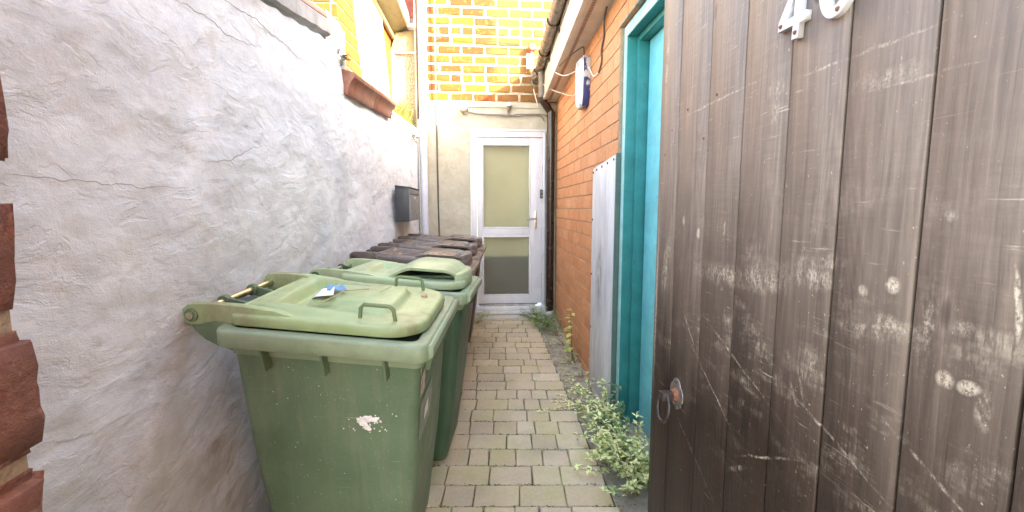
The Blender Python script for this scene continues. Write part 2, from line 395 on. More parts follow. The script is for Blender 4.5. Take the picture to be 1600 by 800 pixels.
def wood_mat():
    g = G('dark_stained_planks', 0.32, 0.55); p = g.world(); r = g.rnd()
    off = g.comb(0.0, g.math('MULTIPLY', r, 7.0), g.math('MULTIPLY', r, 13.0))
    q = g.vadd(p, off)
    q = g.vadd(q, g.vadd(g.noisec(g.map(q, (3, 5, 1.2)), 1.0), (0.0, 0.03, 0.0), 'MULTIPLY'))
    gr = g.noise(g.map(q, (60, 80, 2.6)), 1.0, 7, 0.70, 0.5)
    gr2 = g.noise(g.map(q, (10, 17, 0.8)), 1.0, 4, 0.6, 1.2)
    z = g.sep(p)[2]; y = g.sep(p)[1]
    bleach_sheen = g.ramp(g.math('ADD', g.math('MULTIPLY', z, 0.5), g.math('MULTIPLY', g.noise(g.map(p, (1, 3, 0.7)), 2.0, 4), 0.35)), (0.66, 0), (1.08, 1))  # paler upward: sun-bleached wood, plus sky sheen put into the colour
    base = g.mix(bleach_sheen, (0.036, 0.020, 0.014), (0.245, 0.178, 0.138))
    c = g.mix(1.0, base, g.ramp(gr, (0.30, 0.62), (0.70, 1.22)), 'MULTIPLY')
    c = g.mix(0.8, c, g.ramp(gr2, (0.3, 0.72), (0.7, 1.12)), 'MULTIPLY')
    # cross-grain saw marks
    saw = g.noise(g.map(q, (4, 16, 130)), 1.0, 4, 0.6)
    c = g.mix(g.ramp(g.noise(p, 4, 3), (0.45, 0.05), (0.62, 0.28)), c, g.ramp(saw, (0.35, 0.75), (0.65, 1.2)), 'MULTIPLY')
    pale = (0.58, 0.47, 0.36)
    # long scrapes in several directions
    acc = None
    for (rot, sc_, th, amt) in ((R(14), (1, 7.0, 75), 0.70, 0.45), (R(-33), (1, 6, 85), 0.685, 0.50), (R(-60), (1, 9, 80), 0.71, 0.4), (R(48), (1, 9, 80), 0.73, 0.35)):
        s_ = g.noise(g.map(p, sc_, rot=(rot, 0, 0)), 1.0, 5, 0.62)
        m = g.ramp(s_, (th - 0.03, 0), (th + 0.03, amt))
        acc = m if acc is None else g.math('MAXIMUM', acc, m)
    low = g.ramp(z, (0.0, 1.0), (1.0, 1.0))
    zone = g.ramp(g.noise(p, 4.1, 6), (0.42, 0.05), (0.58, 1.0))
    haze_ = g.math('MULTIPLY', g.ramp(g.math('ABSOLUTE', g.math('SUBTRACT', z, 1.27)), (0.10, 1), (0.42, 0)), g.ramp(g.noise(g.map(q, (4, 7, 16)), 1.0, 7, 0.72), (0.52, 0), (0.66, 0.50)))
    acc = g.math('MAXIMUM', acc, g.math('MULTIPLY', haze_, g.ramp(g.noise(g.map(p, (60, 150, 30)), 1.0, 4, 0.7), (0.42, 0.1), (0.58, 1))))
    acc = g.math('MULTIPLY', acc, zone)
    brk = g.ramp(g.noise(g.map(p, (30, 60, 25)), 1.0, 6, 0.75), (0.42, 0), (0.60, 1))
    brk2 = g.noise(g.map(p, (60, 160, 120)), 1.0, 5, 0.8)
    brk = g.math('MULTIPLY', brk, g.ramp(brk2, (0.42, 0.15), (0.55, 1)))
    # scuffed places where the boards have been rubbed
    blobs = [((0.99, 1.385), (0.18, 0.034), R(-3), 0.75), ((0.86, 1.395), (0.12, 0.034), R(-2), 0.80), ((0.73, 1.425), (0.09, 0.030), R(0), 0.8),
             ((0.70, 1.452), (0.07, 0.014), R(-5), 0.7), ((0.608, 1.420), (0.010, 0.011), 0, 1.0), ((0.561, 1.437), (0.013, 0.014), R(20), 1.1),
             ((0.511, 1.39), (0.014, 0.085), R(3), 0.80), ((0.483, 1.327), (0.013, 0.013), R(0), 1.1), ((0.455, 1.327), (0.016, 0.011), R(-15), 1.2),
             ((0.437, 1.305), (0.012, 0.03), R(0), 0.8), ((0.55, 1.375), (0.06, 0.016), R(4), 0.7), ((0.60, 1.36), (0.07, 0.016), R(-4), 0.7),
             ((0.418, 1.44), (0.004, 0.05), R(-6), 1.2), ((0.495, 1.540), (0.010, 0.009), R(40), 0.84), ((0.470, 1.40), (0.018, 0.012), R(-10), 0.8),
             ((0.758, 1.253), (0.014, 0.022), R(10), 0.84), ((0.695, 1.265), (0.017, 0.020), R(-20), 0.84), ((0.734, 1.19), (0.03, 0.006), R(65), 0.8), ((0.720, 1.22), (0.004, 0.045), R(-20), 0.8),
             ((1.375, 1.25), (0.010, 0.40), 0, 0.85), ((1.352, 2.0), (0.014, 0.17), 0, 0.84), ((1.31, 1.36), (0.03, 0.12), R(15), 0.7),
             ((0.835, 1.787), (0.028, 0.022), 0, 0.55), ((0.838, 1.745), (0.022, 0.030), 0, 0.55), ((0.60, 1.74), (0.07, 0.018), R(0), 0.45),
             ((0.65, 1.792), (0.16, 0.0035), R(1), 0.84), ((0.56, 1.727), (0.09, 0.003), R(1), 0.84), ((1.05, 1.82), (0.24, 0.004), R(-1), 0.7),
             ((1.205, 1.51), (0.010, 0.018), 0, 0.9), ((1.117, 1.478), (0.012, 0.020), 0, 0.9), ((0.994, 1.50), (0.006, 0.022), 0, 0.84),
             ((0.92, 1.19), (0.22, 0.004), R(24), 0.8), ((1.02, 1.08), (0.20, 0.0035), R(35), 0.8), ((0.66, 1.16), (0.15, 0.004), R(22), 0.8), ((0.80, 1.02), (0.14, 0.0035), R(-30), 0.8),
             ((0.50, 1.20), (0.09, 0.004), R(30), 0.84), ((1.15, 1.20), (0.10, 0.004), R(50), 0.8), ((1.10, 0.85), (0.18, 0.0035), R(30), 0.7), ((0.90, 0.93), (0.05, 0.008), R(-35), 0.8)]
    for (cc, rr, rt, am) in blobs:
        k = g.blob(cc, (1, 2), rr, rt, 0.97, 0.035 if rr[1] > .01 and rr[0] > .02 else 0.012)
        k = g.math('MULTIPLY', g.math('MULTIPLY', k, am * 1.5), brk if am < 0.85 else g.ramp(brk2, (0.40, 0.12), (0.52, 1)))
        acc = g.math('MAXIMUM', acc, k)
    c = g.mix(g.math('MINIMUM', acc, 0.88), c, pale)
    # faint cathedral figure in each board
    fig = g.ramp(g.math('FRACT', g.math('MULTIPLY', g.noise(g.map(q, (2, 9, 0.75)), 1.0, 1.5, 0.4, 0.3), 22.0)), (0.0, 0.86), (0.5, 1.10), (1.0, 0.86))
    c = g.mix(0.7, c, fig, 'MULTIPLY')
    # knots
    kn = g.voro(g.map(q, (1, 5.5, 1.9)), 1.0)
    ring = g.ramp(kn, (0.0, 0.35), (0.06, 0.45), (0.075, 1.25), (0.10, 1.0))
    c = g.mix(0.8, c, ring, 'MULTIPLY')
    speck = g.ramp(g.noise(g.map(p, (70, 110, 60)), 1.0, 3, 0.8), (0.66, 0), (0.72, 0.6))
    c = g.mix(speck, c, pale)
    g.col(c)
    g.rough(g.ramp(gr, (0.3, 0.42), (0.7, 0.62)))
    h = g.math('ADD', g.math('MULTIPLY', gr, 1.0), g.math('MULTIPLY', saw, 0.5))
    g.bump(g.math('SUBTRACT', h, g.math('MULTIPLY', acc, 0.4)), 0.0022, 0.8)
    return g.m
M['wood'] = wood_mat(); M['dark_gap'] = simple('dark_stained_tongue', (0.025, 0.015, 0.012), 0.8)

def paint_teal(name, c, chip=0.5, rough=0.38):
    g = G(name, 0.5, rough); p = g.world()
    cc = g.mix(g.ramp(g.noise(p, 9, 5, 0.6), (0.35, 0), (0.65, 1)), tuple(x * 0.78 for x in c), c)
    chp = g.ramp(g.noise(g.map(p, (40, 40, 14)), 1.0, 6, 0.75), (0.62, 0), (0.65, 1))
    cc = g.mix(g.math('MULTIPLY', chp, chip), cc, (0.10, 0.11, 0.10))
    lt = g.ramp(g.noise(g.map(p, (60, 60, 30), loc=(5, 3, 1)), 1.0, 5, 0.75), (0.68, 0), (0.72, 1))
    cc = g.mix(g.math('MULTIPLY', lt, chip * 0.6), cc, (0.45, 0.62, 0.62))
    g.col(cc); g.bump(g.math('SUBTRACT', g.noise(p, 40, 4), chp), 0.002, 0.7); return g.m
M['teal'] = paint_teal('dark_teal_paint', (0.024, 0.250, 0.235), 1.0)
M['teal_light'] = paint_teal('teal_paint_outer', (0.36, 0.66, 0.64), 0.6)
M['turquoise'] = paint_teal('turquoise_paint', (0.20, 0.68, 0.74), 0.12, 0.35)

def zinc():
    g = G('grey_painted_sheet', 0.5, 0.45, 0.1); p = g.world()
    c = g.mix(g.ramp(g.noise(g.map(p, (5, 9, 2.4)), 1.0, 6, 0.65), (0.38, 0), (0.62, 1)), (0.50, 0.53, 0.57), (0.68, 0.71, 0.75))
    sm = g.math('MULTIPLY', g.blob((3.16, 1.0), (1, 2), (0.12, 0.42), 0, 0.9), g.ramp(g.noise(g.map(p, (10, 34, 7)), 1.0, 5, 0.65), (0.40, 0), (0.55, 1)))
    c = g.mix(g.math('MULTIPLY', sm, 0.9), c, (0.09, 0.095, 0.09))
    g.col(c); return g.m
M['zinc'] = zinc()

def alarm_mat(a, b, th):
    g = G('flaking_plastic', 0.5, 0.45); p = g.world()
    m = g.ramp(g.noise(g.map(p, (9, 14, 7)), 1.0, 6, 0.65), (th, 0), (th + 0.04, 1))
    g.col(g.mix(m, a, b)); return g.m
M['alarm_front'] = alarm_mat((0.62, 0.60, 0.53), (0.22, 0.25, 0.36), 0.53)
M['alarm_side'] = alarm_mat((0.022, 0.028, 0.125), (0.50, 0.47, 0.44), 0.49)

def glass():
    g = G('frosted_glass', 0.6, 0.50); 
    g.b.inputs['Transmission Weight'].default_value = 0.92
    g.b.inputs['IOR'].default_value = 1.22
    p = g.world(); 
    g.col(g.ramp(g.noise(p, 4, 3), (0.3, (0.84, 0.83, 0.70)), (0.7, (0.92, 0.91, 0.78))))
    g.bump(g.noise(p, 160, 3), 0.0015, 0.8)
    return g.m
M['glass'] = glass()

# ------------------------------------------------------------------ the ground
nx, ny = 40, 60
g_ = MB()
def gsheet(x0, x1, y0, y1, z, name, mat, n=(2, 2), amp=0.0, **k):
    m = MB(); vs = []; fs = []
    for j in range(n[1] + 1):
        for i in range(n[0] + 1):
            x = x0 + (x1 - x0) * i / n[0]; y = y0 + (y1 - y0) * j / n[1]
            vs.append((x, y, gz(y) + z + amp * fbm(x * 6, y * 6, 0)))
    for j in range(n[1]):
        for i in range(n[0]):
            a = j * (n[0] + 1) + i; fs.append((a, a + 1, a + n[0] + 2, a + n[0] + 1))
    m.add(vs, fs, True); return m.build(name, mat)
ground = MB()
ys = [-60, -2, 5.6, 60]
vs = [(x, y, gz(y) - 0.05) for y in ys for x in (-60, 60)]
ground.add(vs, [(2*i, 2*i+1, 2*i+3, 2*i+2) for i in range(3)])
tag(ground.build('ground', M['concrete']), kind='structure')
bed = gsheet(-1.10, 0.70, -0.2, 5.42, -0.020, 'joint_bed', M['soil'], (20, 60), 0.004)
strip = gsheet(0.676, 1.2, -0.2, 5.42, -0.008, 'concrete_strip', M['concrete'], (14, 90), 0.012)
tag(strip, kind='structure')

# pavement of block pavers: each one an object, row by row
path = empty('path'); tag(path, kind='structure')
tag(bed, kind='structure')
bed.name = 'joint_bed'; bed.parent = path
def paver_mesh(wd, dp, seed):
    rnd = random.Random(seed); bm = bmesh.new()
    bmesh.ops.create_cube(bm, size=1.0)
    for v in bm.verts:
        v.co.x *= wd; v.co.y *= dp; v.co.z *= 0.05
        v.co.x += rnd.uniform(-.004, .004); v.co.y += rnd.uniform(-.003, .003)
        if v.co.z > 0: v.co.z += rnd.uniform(-.0015, .0015)
    top = [e for e in bm.edges if all(v.co.z > 0 for v in e.verts)]
    side = [e for e in bm.edges if abs(e.verts[0].co.z - e.verts[1].co.z) > 0.03]
    bmesh.ops.bevel(bm, geom=side + top, offset=0.004, segments=2, affect='EDGES', clamp_overlap=True)
    for v in bm.verts:
        v.co.z += 0.0015 * mnoise.noise(Vector((v.co.x * 30, v.co.y * 30, seed)))
        v.co.x += 0.0012 * mnoise.noise(Vector((v.co.x * 45, v.co.y * 45, seed + 9)))
        v.co.y += 0.0012 * mnoise.noise(Vector((v.co.x * 45, v.co.y * 45, seed + 19)))
    for f in bm.faces: f.smooth = f.calc_area() < 0.004
    me = bpy.data.meshes.new('paver'); bm.to_mesh(me); bm.free(); me.materials.append(M['paver'])
    return me
PV = {}
def get_paver(wd, k):
    key = (round(wd, 2), k)
    if key not in PV: PV[key] = paver_mesh(round(wd, 2) - 0.0045, 0.1625 - 0.005, len(PV) * 3 + k)
    return PV[key]
pitch = 0.1625; skew = R(-4.0); y_ref = 1.975 + 0.07 * 0.08
rnd = random.Random(5)
for row in range(-10, 22):
    yr = y_ref + pitch * row - pitch / 2            # row centre at x = 0
    x = 0.672 + rnd.uniform(-.004, .004)
    first = True
    xleft = -1.02 + 0.07 * (yr - 1.5)
    while x > xleft + 0.05:
        wd = rnd.choice([0.24, 0.16, 0.16, 0.16, 0.24, 0.12] if not first else [0.24, 0.16, 0.2])
        if x - wd < xleft: wd = x - xleft
        if wd < 0.05: break
        wd = max(0.06, round(wd, 2))
        cx = x - wd / 2; cy = yr - 0.07 * cx
        if cy < 5.39 and cy > -0.1:
            o = bpy.data.objects.new('paver', get_paver(wd, rnd.randint(0, 2)))
            o.location = (cx, cy, gz(cy) - 0.025 + 0.004 + rnd.uniform(-.004, .003))
            o.rotation_euler = (math.atan(SL) + rnd.uniform(-.014, .014), rnd.uniform(-.014, .014), skew + rnd.uniform(-.012, .012))
            putl(o, path)
        x -= wd; first = False

# ------------------------------------------------------------------ left wall, rough white render
def XL(y): return -1.05 + 0.07 * (y - 1.5)
def bump_left(y, z):
    return 0.020 * fbm(y * 1.1, z * 1.1, 3.0, 4) + 0.006 * fbm(y * 4.5, z * 5.5, 8.0, 4) + 0.0016 * fbm(y * 22, z * 22, 4.0, 3)
left = empty('rendered_wall', (XL(2.0), 2.0, gz(2)), label='long rough white rendered garden wall running down the left side behind the bins', cat='wall')
m = MB()
def grid_wall(m, y0, y1, z0, z1, ny, nz, topfun=None):
    vs = []; fs = []
    for j in range(nz + 1):
        for i in range(ny + 1):
            y = y0 + (y1 - y0) * i / ny
            zt = topfun(y) if topfun else z1
            z = z0 + (zt - z0) * j / nz
            vs.append((XL(y) + bump_left(y, z), y, z))
    for j in range(nz):
        for i in range(ny):
            a = j * (ny + 1) + i; fs.append((a, a + 1, a + ny + 2, a + ny + 1))
    m.add(vs, fs, True)
def top_near(y): return 2.490 + 0.11 * (y - 2.06) / 0.75 + 0.008 * math.sin(y * 40) * 0.5
grid_wall(m, 0.20, 2.81, -0.1, 2.6, 330, 280, top_near)
def top_pier(y): return 2.782 - (0.012 if y > 3.05 else 0) 
grid_wall(m, 2.81, 3.13, -0.1, 2.78, 40, 300, top_pier)
def top_far(y): return 2.470 + 0.02 * (y - 4.1) + 0.008 * fbm(y * 6, 0, 0)
grid_wall(m, 3.13, 5.46, -0.1, 2.5, 200, 220, top_far)
# body behind the face
for (a, b, z) in ((0.20, 2.81, 2.47), (3.13, 5.46, 2.44)):
    x0, x1 = XL(a) - 0.022, XL(b) - 0.022
    m.hexa([(x0 - .2, a, -.1), (x0, a, -.1), (x1, b, -.1), (x1 - .2, b, -.1), (x0 - .2, a, z), (x0, a, z), (x1, b, z), (x1 - .2, b, z)])
wall = m.build('render_face', M['render_left'], left)
# hairline cracks in the render, each a thin dark fissure lying on the surface
def wall_hit(px, py):
    f = Vector((0, 0, 0)); q = cam.rotation_euler.to_matrix()
    d = q @ Vector(((px - 800) / 653, -(py - 388) / 653, -1)); lo, hi = 0.2, 30.0
    for _ in range(50):
        t = (lo + hi) / 2; p = Vector((0, 0, 1.55)) + d * t
        if p.x > XL(p.y) + bump_left(p.y, p.z): lo = t
        else: hi = t
    return p
for ck, (pp, rr) in enumerate(((((272, -2), (300, 14), (330, 30), (352, 52), (372, 62), (402, 76)), .0011), (((350, -2), (372, 14), (400, 30), (420, 50), (446, 68)), .0013),
               (((322, 256), (345, 252), (362, 249), (375, 242), (392, 232), (408, 230)), .0009), (((5, 274), (60, 277), (120, 280), (180, 288), (240, 295), (300, 292)), .0006),
               (((484, 84), (505, 98), (524, 125)), .0011), (((400, 40), (420, 52), (446, 70), (462, 88), (490, 104), (515, 122)), .0009), (((440, 470), (452, 455), (470, 448)), .0009))):
    P = [wall_hit(*q) for q in pp]; pts = []
    for i in range(len(P) - 1):
        for k in range(8):
            t = k / 8; v = P[i].lerp(P[i + 1], t); y = v.y + .006 * fbm(v.y * 25, ck, 1); z = v.z + .010 * fbm(v.y * 22, v.z * 9, ck + 5)
            pts.append((XL(y) + bump_left(y, z) + 0.0002, y, z))
    m = MB(); m.tube(pts, [rr * (0.35 + 0.65 * math.sin(math.pi * (i + .5) / len(pts))) for i in range(len(pts))], 5); m.build('crack', M['soil'], left)
# pier mass: solid render block with a broken corner
m = MB(); a, b = 2.812, 3.128; x0 = XL(a) - 0.004; x1 = XL(b) - 0.004
m.hexa([(x0 - .24, a, 2.3), (x0, a, 2.3), (x1, b, 2.3), (x1 - .24, b, 2.3), (x0 - .24, a, 2.775), (x0, a, 2.775), (x1, b, 2.762), (x1 - .24, b, 2.762)])
m.build('pier_top', M['render_shaded'], left, 0.012)
# near capping: a proud band of render under a pink clay ridge tile
m = MB(); a, b = 0.2, 2.806
def nb(y, dx, dz): return (XL(y) + dx, y, 2.505 + 0.11 * (y - 2.06) / 0.75 + dz)
N = 60; rings = []
for i in range(N + 1):
    y = a + (b - a) * i / N; j1 = 0.004 * fbm(y * 9, 1, 1); j2 = 0.006 * fbm(y * 14, 5, 1)
    rings.append([nb(y, -.20, 0), nb(y, 0.010 + j1, j2), nb(y, 0.030 + j1, 0.012 + j2), nb(y, 0.026 + j1, 0.09), nb(y, 0.0, 0.115 + j1), nb(y, -.20, 0.12)])
m.rings(rings, smooth=False)
m.build('band', M['render_shaded'], left)
for k in range(8):
    a = 0.20 + k * 0.326; b = a + 0.318
    m = MB(); rings = []
    for y in (a, b):
        r = []
        for t in range(9):
            th = math.pi * t / 8
            r.append((XL(y) - 0.085 + 0.105 * math.cos(th), y, 2.505 + 0.11 * (y - 2.06) / 0.75 + 0.105 + 0.075 * math.sin(th)))
        rings.append(r)
    m.rings(rings); m.build('coping_tile', M['terracotta_pink'], left, 0.004)
# mortar haunch on the far top, and the brown clay coping in two lengths
m = MB(); rings = []
N = 50
for i in range(N + 1):
    y = 3.13 + (5.46 - 3.13) * i / N; zt = top_far(y); q = 0.008 * fbm(y * 7, 3, 2)
    up = 0.075 if y > 4.05 else 0.03
    rings.append([(XL(y) - 0.30, y, zt - .03), (XL(y) + 0.004 + q, y, zt - .012), (XL(y) + q, y, zt + .012), (XL(y) - 0.05 + q, y, zt + up * .7), (XL(y) - 0.12, y, zt + up + q), (XL(y) - 0.30, y, zt + up * .9)])
m.rings(rings, smooth=False); m.build('mortar_cap', M['render_cap'], left)
prof = [(-0.10, -0.03), (0.005, -0.14), (0.022, -0.150), (0.032, -0.135), (0.036, -0.10), (0.046, -0.07), (0.062, -0.045), (0.080, -0.03), (0.084, 0.0), (0.060, 0.012), (-0.10, 0.050)]
def cz(y): return 2.470 + 0.055 * (y - 3.07) / 1.0
for (a, b) in ((3.05, 3.60), (3.607, 4.115)):
    m = MB(); m.rings([[(XL(y) + px, y, cz(y) + pz) for px, pz in prof] for y in (a, b)], smooth=True)
    m.build('coping_tile', M['terracotta'], left, 0.004)

# brick gate pier at the left edge
pier = empty('brick_pier', (-0.47, 0.3, 0), label='red brick gate pier at the left edge of the gateway with rough mortar', cat='pier')
m = MB(); m.box(-1.0, -0.425, 0.10, 0.402, -0.1, 2.3); m.build('mortar', M['mortar_grey'], pier)
def brick_variant(l, h, d, seed, rough=0.0, bev=0.004, sub=0, name='brick'):
    rn = random.Random(seed); bm = bmesh.new(); bmesh.ops.create_cube(bm, size=1.0)
    for v in bm.verts:
        v.co = Vector((v.co.x * d, v.co.y * l, v.co.z * h)) + Vector([rn.uniform(-1, 1) * rough for _ in range(3)])
    bmesh.ops.bevel(bm, geom=list(bm.edges), offset=bev, segments=2 if sub else 1, affect='EDGES', clamp_overlap=True)
    if sub:
        bmesh.ops.subdivide_edges(bm, edges=list(bm.edges), cuts=sub, use_grid_fill=True)
        for v in bm.verts:
            n = mnoise.noise_vector(v.co * 28 + Vector((seed, 0, 0))); v.co += n * rough * 1.1
            n = mnoise.noise_vector(v.co * 90 + Vector((seed, 7, 0))); v.co += n * rough * 0.5
    for f in bm.faces: f.smooth = True
    me = bpy.data.meshes.new(name); bm.to_mesh(me); bm.free()
    if not sub: me.set_sharp_from_angle(angle=R(40))
    return me
# courses of the pier as measured: tall blocks with thick joints
zs = [(1.3175 + .131 * k, 1.4325 + .131 * k) for k in range(-10, 7)]
for k, (a, b) in enumerate(zs):
    me = brick_variant(0.285, b - a, 0.24, 40 + k, 0.005, 0.010, 3); me.materials.append(M['brick_pier'])
    o = bpy.data.objects.new('brick', me); o.location = (-0.531 + random.uniform(-.006, .004), 0.272, (a + b) / 2); put(o, pier)
    me = brick_variant(0.285, b - a, 0.24, 80 + k, 0.005, 0.010, 2); me.materials.append(M['brick_pier'])
    o = bpy.data.objects.new('brick', me); o.location = (-0.785, 0.272, (a + b) / 2); put(o, pier)

# ------------------------------------------------------------------ right building: brick wall with recessed teal door
def XR(y): return 0.955 - 0.018 * (5.35 - y)
rb = empty('brick_building', (XR(4), 4, gz(4)), label='smooth orange brick building wall on the right beside the teal doorway', cat='building')
m = MB(); dM = 0.006
def wall_seg(m, a, b, z0, z1, off=dM, th=0.25):
    m.hexa([(XR(a) + off, a, z0), (XR(a) + off + th, a, z0), (XR(b) + off + th, b, z0), (XR(b) + off, b, z0),
            (XR(a) + off, a, z1), (XR(a) + off + th, a, z1), (XR(b) + off + th, b, z1), (XR(b) + off, b, z1)])
wall_seg(m, 2.778, 5.42, -0.1, 3.2)
wall_seg(m, 1.80, 2.777, 2.722, 3.2, dM, 0.24)
m.build('wall_core', M['mortar_tan'], rb)
m = MB(); wall_seg(m, -3.0, 1.799, -0.2, 3.2)
def plainbrick():
    g = G('orange_brickwork', 0.25, 0.85); n = g.n('ShaderNodeTexBrick'); q = g.sep(g.world()); g.set(n.inputs['Vector'], g.comb(g.math('ADD', q[0], q[1]), q[2], 0.0))
    g.set(n.inputs['Color1'], (0.50, 0.20, 0.10)); g.set(n.inputs['Color2'], (0.58, 0.25, 0.13)); g.set(n.inputs['Mortar'], (0.4, 0.31, 0.22))
    n.inputs['Scale'].default_value = 1.0; n.inputs['Brick Width'].default_value = 0.285; n.inputs['Row Height'].default_value = 0.117; n.inputs['Mortar Size'].default_value = 0.005
    g.col(n.outputs[0]); return g.m
M['brickwork'] = plainbrick()
m.build('rear_wall', M['brickwork'], rb)
MB().box(1.30, 4.1, 1.61, 5.6, -0.1, 3.38).build('leak_block', M['brickwork'], rb)  # unseen solid mass added to stop sun leaking through the doorway
m = MB(); m.box(0.96, 1.40, -3.0, 1.60, 3.2, 6.4); m.box(1.401, 3.0, -3.0, -0.05, 2.9, 6.4); m.build('shade_blocks', M['brickwork'], rb)  # unseen tall blocks added, sized to keep sun off the near left wall
m = MB(); m.box(0.86, 1.45, -3.1, 1.62, 6.41, 6.55); m.build('roof', M['slate'], rb)  # slab capping the added shading blocks
# the roof over the low part (the wall top butts on it), pitch below the sun's height
m = MB(); m.hexa([(0.60, 1.605, 3.395), (4.2, 1.605, 4.40), (4.2, 5.38, 4.25), (0.70, 5.38, 3.262), (0.60, 1.605, 3.425), (4.2, 1.605, 4.46), (4.2, 5.38, 4.31), (0.70, 5.38, 3.285)])
m.build('roof', M['slate'], rb)
RBV = []
for k in range(5):
    me = brick_variant(0.275, 0.1085, 0.05, k, 0.0007, 0.0025); me.materials.append(M['brick_smooth']); RBV.append(me)
RBH = brick_variant(0.133, 0.1085, 0.05, 9, 0.0007, 0.0025); RBH.materials.append(M['brick_smooth'])
yawR = math.atan(0.018)
rn = random.Random(11)
for c in range(-1, 24):
    z = 2.122 + 0.117 * (c - 17) + 0.117 / 2
    if z > 2.90: continue
    y_near = 2.778 if z < 2.72 else 2.49
    y = y_near
    first = True
    while y < 5.30:
        half = first and (c % 2 == 0)
        l = 0.1425 if half else 0.2845
        if y + l > 5.34: l = 0.1425
        cy = y + l / 2
        covered = z < 1.84 and cy + l / 2 < 3.40
        if not covered and z > gz(cy) - 0.03 and cy < 5.33:
            me = RBH if l < 0.2 else rn.choice(RBV)
            o = bpy.data.objects.new('brick', me)
            o.location = (XR(cy) + 0.025 + rn.uniform(-.0008, .0008), cy, z)
            o.rotation_euler = (0, 0, -yawR + rn.uniform(-.002, .002)); put(o, rb)
        y += l; first = False
# dark slit under the lintel course
m = MB(); wall_seg(m, 1.80, 2.80, 2.712, 2.7215, -0.004, 0.2); m.build('lintel_edge', M['mortar_grey'], rb)

# eave: soffit, fascia, vent slots, gutter, brackets
def ex(x, y): return x - 0.030 * (5.36 - y)
def ez(z, y): return z + 0.038 * (5.36 - y)
eave = empty('eaves_gutter', (0.72, 3.7, 2.9), label='white plastic fascia and soffit with brown half round gutter along the right roof edge', cat='gutter')
Y0, Y1 = 1.61, 5.37
def sweep(m, prof, ya=Y0, yb=Y1, smooth=False):
    m.rings([[(ex(px, y), y, ez(pz, y)) for px, pz in prof] for y in (ya, yb)], smooth=smooth); return m
sweep(MB(), [(0.800, 2.872), (1.02, 2.872), (1.02, 2.890), (0.800, 2.890)]).build('soffit', M['upvc_dull'], eave)
sweep(MB(), [(0.770, 2.850), (0.800, 2.850), (0.800, 3.26), (0.782, 3.26), (0.782, 2.905), (0.770, 2.895)]).build('fascia', M['upvc_dull'], eave)
m = MB()
for k in range(150):
    y = 2.1 + k * 0.0216
    if y > 5.3: break
    m.add([(ex(0.845, y), y, ez(2.8705, y)), (ex(0.875, y), y, ez(2.8705, y)), (ex(0.875, y + .011), y + .011, ez(2.8705, y)), (ex(0.845, y + .011), y + .011, ez(2.8705, y)),
           (ex(0.845, y), y, ez(2.8685, y)), (ex(0.875, y), y, ez(2.8685, y)), (ex(0.875, y + .011), y + .011, ez(2.8685, y)), (ex(0.845, y + .011), y + .011, ez(2.8685, y))],
          [(0,3,2,1),(4,5,6,7),(0,1,5,4),(1,2,6,5),(2,3,7,6),(3,0,4,7)])
o = m.build('vent_ribs', simple('pink_grey_vent', (0.42, 0.26, 0.19), 0.6), eave); tag(o, kind='stuff')
gp = []
for t in range(13):
    th = math.pi + math.pi * t / 12; gp.append((0.722 + 0.056 * math.cos(th), 3.235 + 0.062 * math.sin(th)))
for t in range(13):
    th = 2 * math.pi - math.pi * t / 12; gp.append((0.722 + 0.051 * math.cos(th), 3.237 + 0.057 * math.sin(th)))
sweep(MB(), gp, smooth=True).build('gutter_channel', M['gutter'], eave)
for y in (2.7, 3.25, 4.02, 4.72, 5.26):
    m = MB(); pts = []
    for t in range(11):
        th = math.pi + math.pi * t / 10 * 1.0; pts.append((ex(0.722 + 0.063 * math.cos(th), y), y, ez(3.237 + 0.068 * math.sin(th), y)))
    m.tube(pts, 0.007, 6); m.box(ex(0.765, y), ex(0.782, y), y - .022, y + .022, ez(3.12, y), ez(3.25, y)); m.build('gutter_bracket', M['pipe_brown'], eave)
m = MB(); m.tube([(ex(0.776, y), y, ez(3.15, y)) for y in (1.7, 3, 4, 5.3)], 0.005, 6); m.build('conduit', M['gutter'], eave)
# gutter end coupling over the far wall
m = MB(); m.tube([(0.705, 5.37, 3.20), (0.700, 5.33, 3.15), (0.698, 5.30, 3.10)], 0.058, 16); 
m.tube([(0.700, 5.335, 3.155), (0.699, 5.32, 3.13)], 0.066, 16); m.build('gutter_outlet', M['gutter'], eave)

# downpipe: offset bend then straight down in the corner
dp = empty('downpipe', (0.874, 5.29, gz(5.3)), label='dark brown drainpipe with an offset bend beside the white door', cat='drainpipe')
m = MB(); m.tube([(0.742, 5.22, 3.20), (0.748, 5.23, 3.05), (0.752, 5.24, 2.90)], 0.046, 18); m.build('upper_pipe', M['gutter'], dp)
m = MB(); m.tube([(0.752, 5.24, 2.905), (0.757, 5.243, 2.87), (0.775, 5.25, 2.845), (0.855, 5.28, 2.745), (0.873, 5.285, 2.72), (0.876, 5.285, 2.69)], 0.046, 18); m.build('bend', M['pipe_brown'], dp)
for (z, x) in ((2.92, 0.751), (2.70, 0.876)):
    m = MB(); m.tube([(x, 5.24 if z > 2.8 else 5.285, z - .03), (x, 5.24 if z > 2.8 else 5.285, z + .03)], 0.054, 18); m.build('collar', M['gutter'] if z > 2.8 else M['pipe_brown'], dp)
m = MB(); m.tube([(0.876, 5.285, 2.70), (0.875, 5.285, 0.20)], 0.050, 20); m.build('lower_pipe', M['pipe_brown'], dp)
m = MB(); m.tube([(0.875, 5.285, 0.215), (0.875, 5.28, 0.15), (0.85, 5.26, 0.12), (0.83, 5.22, 0.115)], 0.050, 18); m.build('white_shoe', M['upvc'], dp)

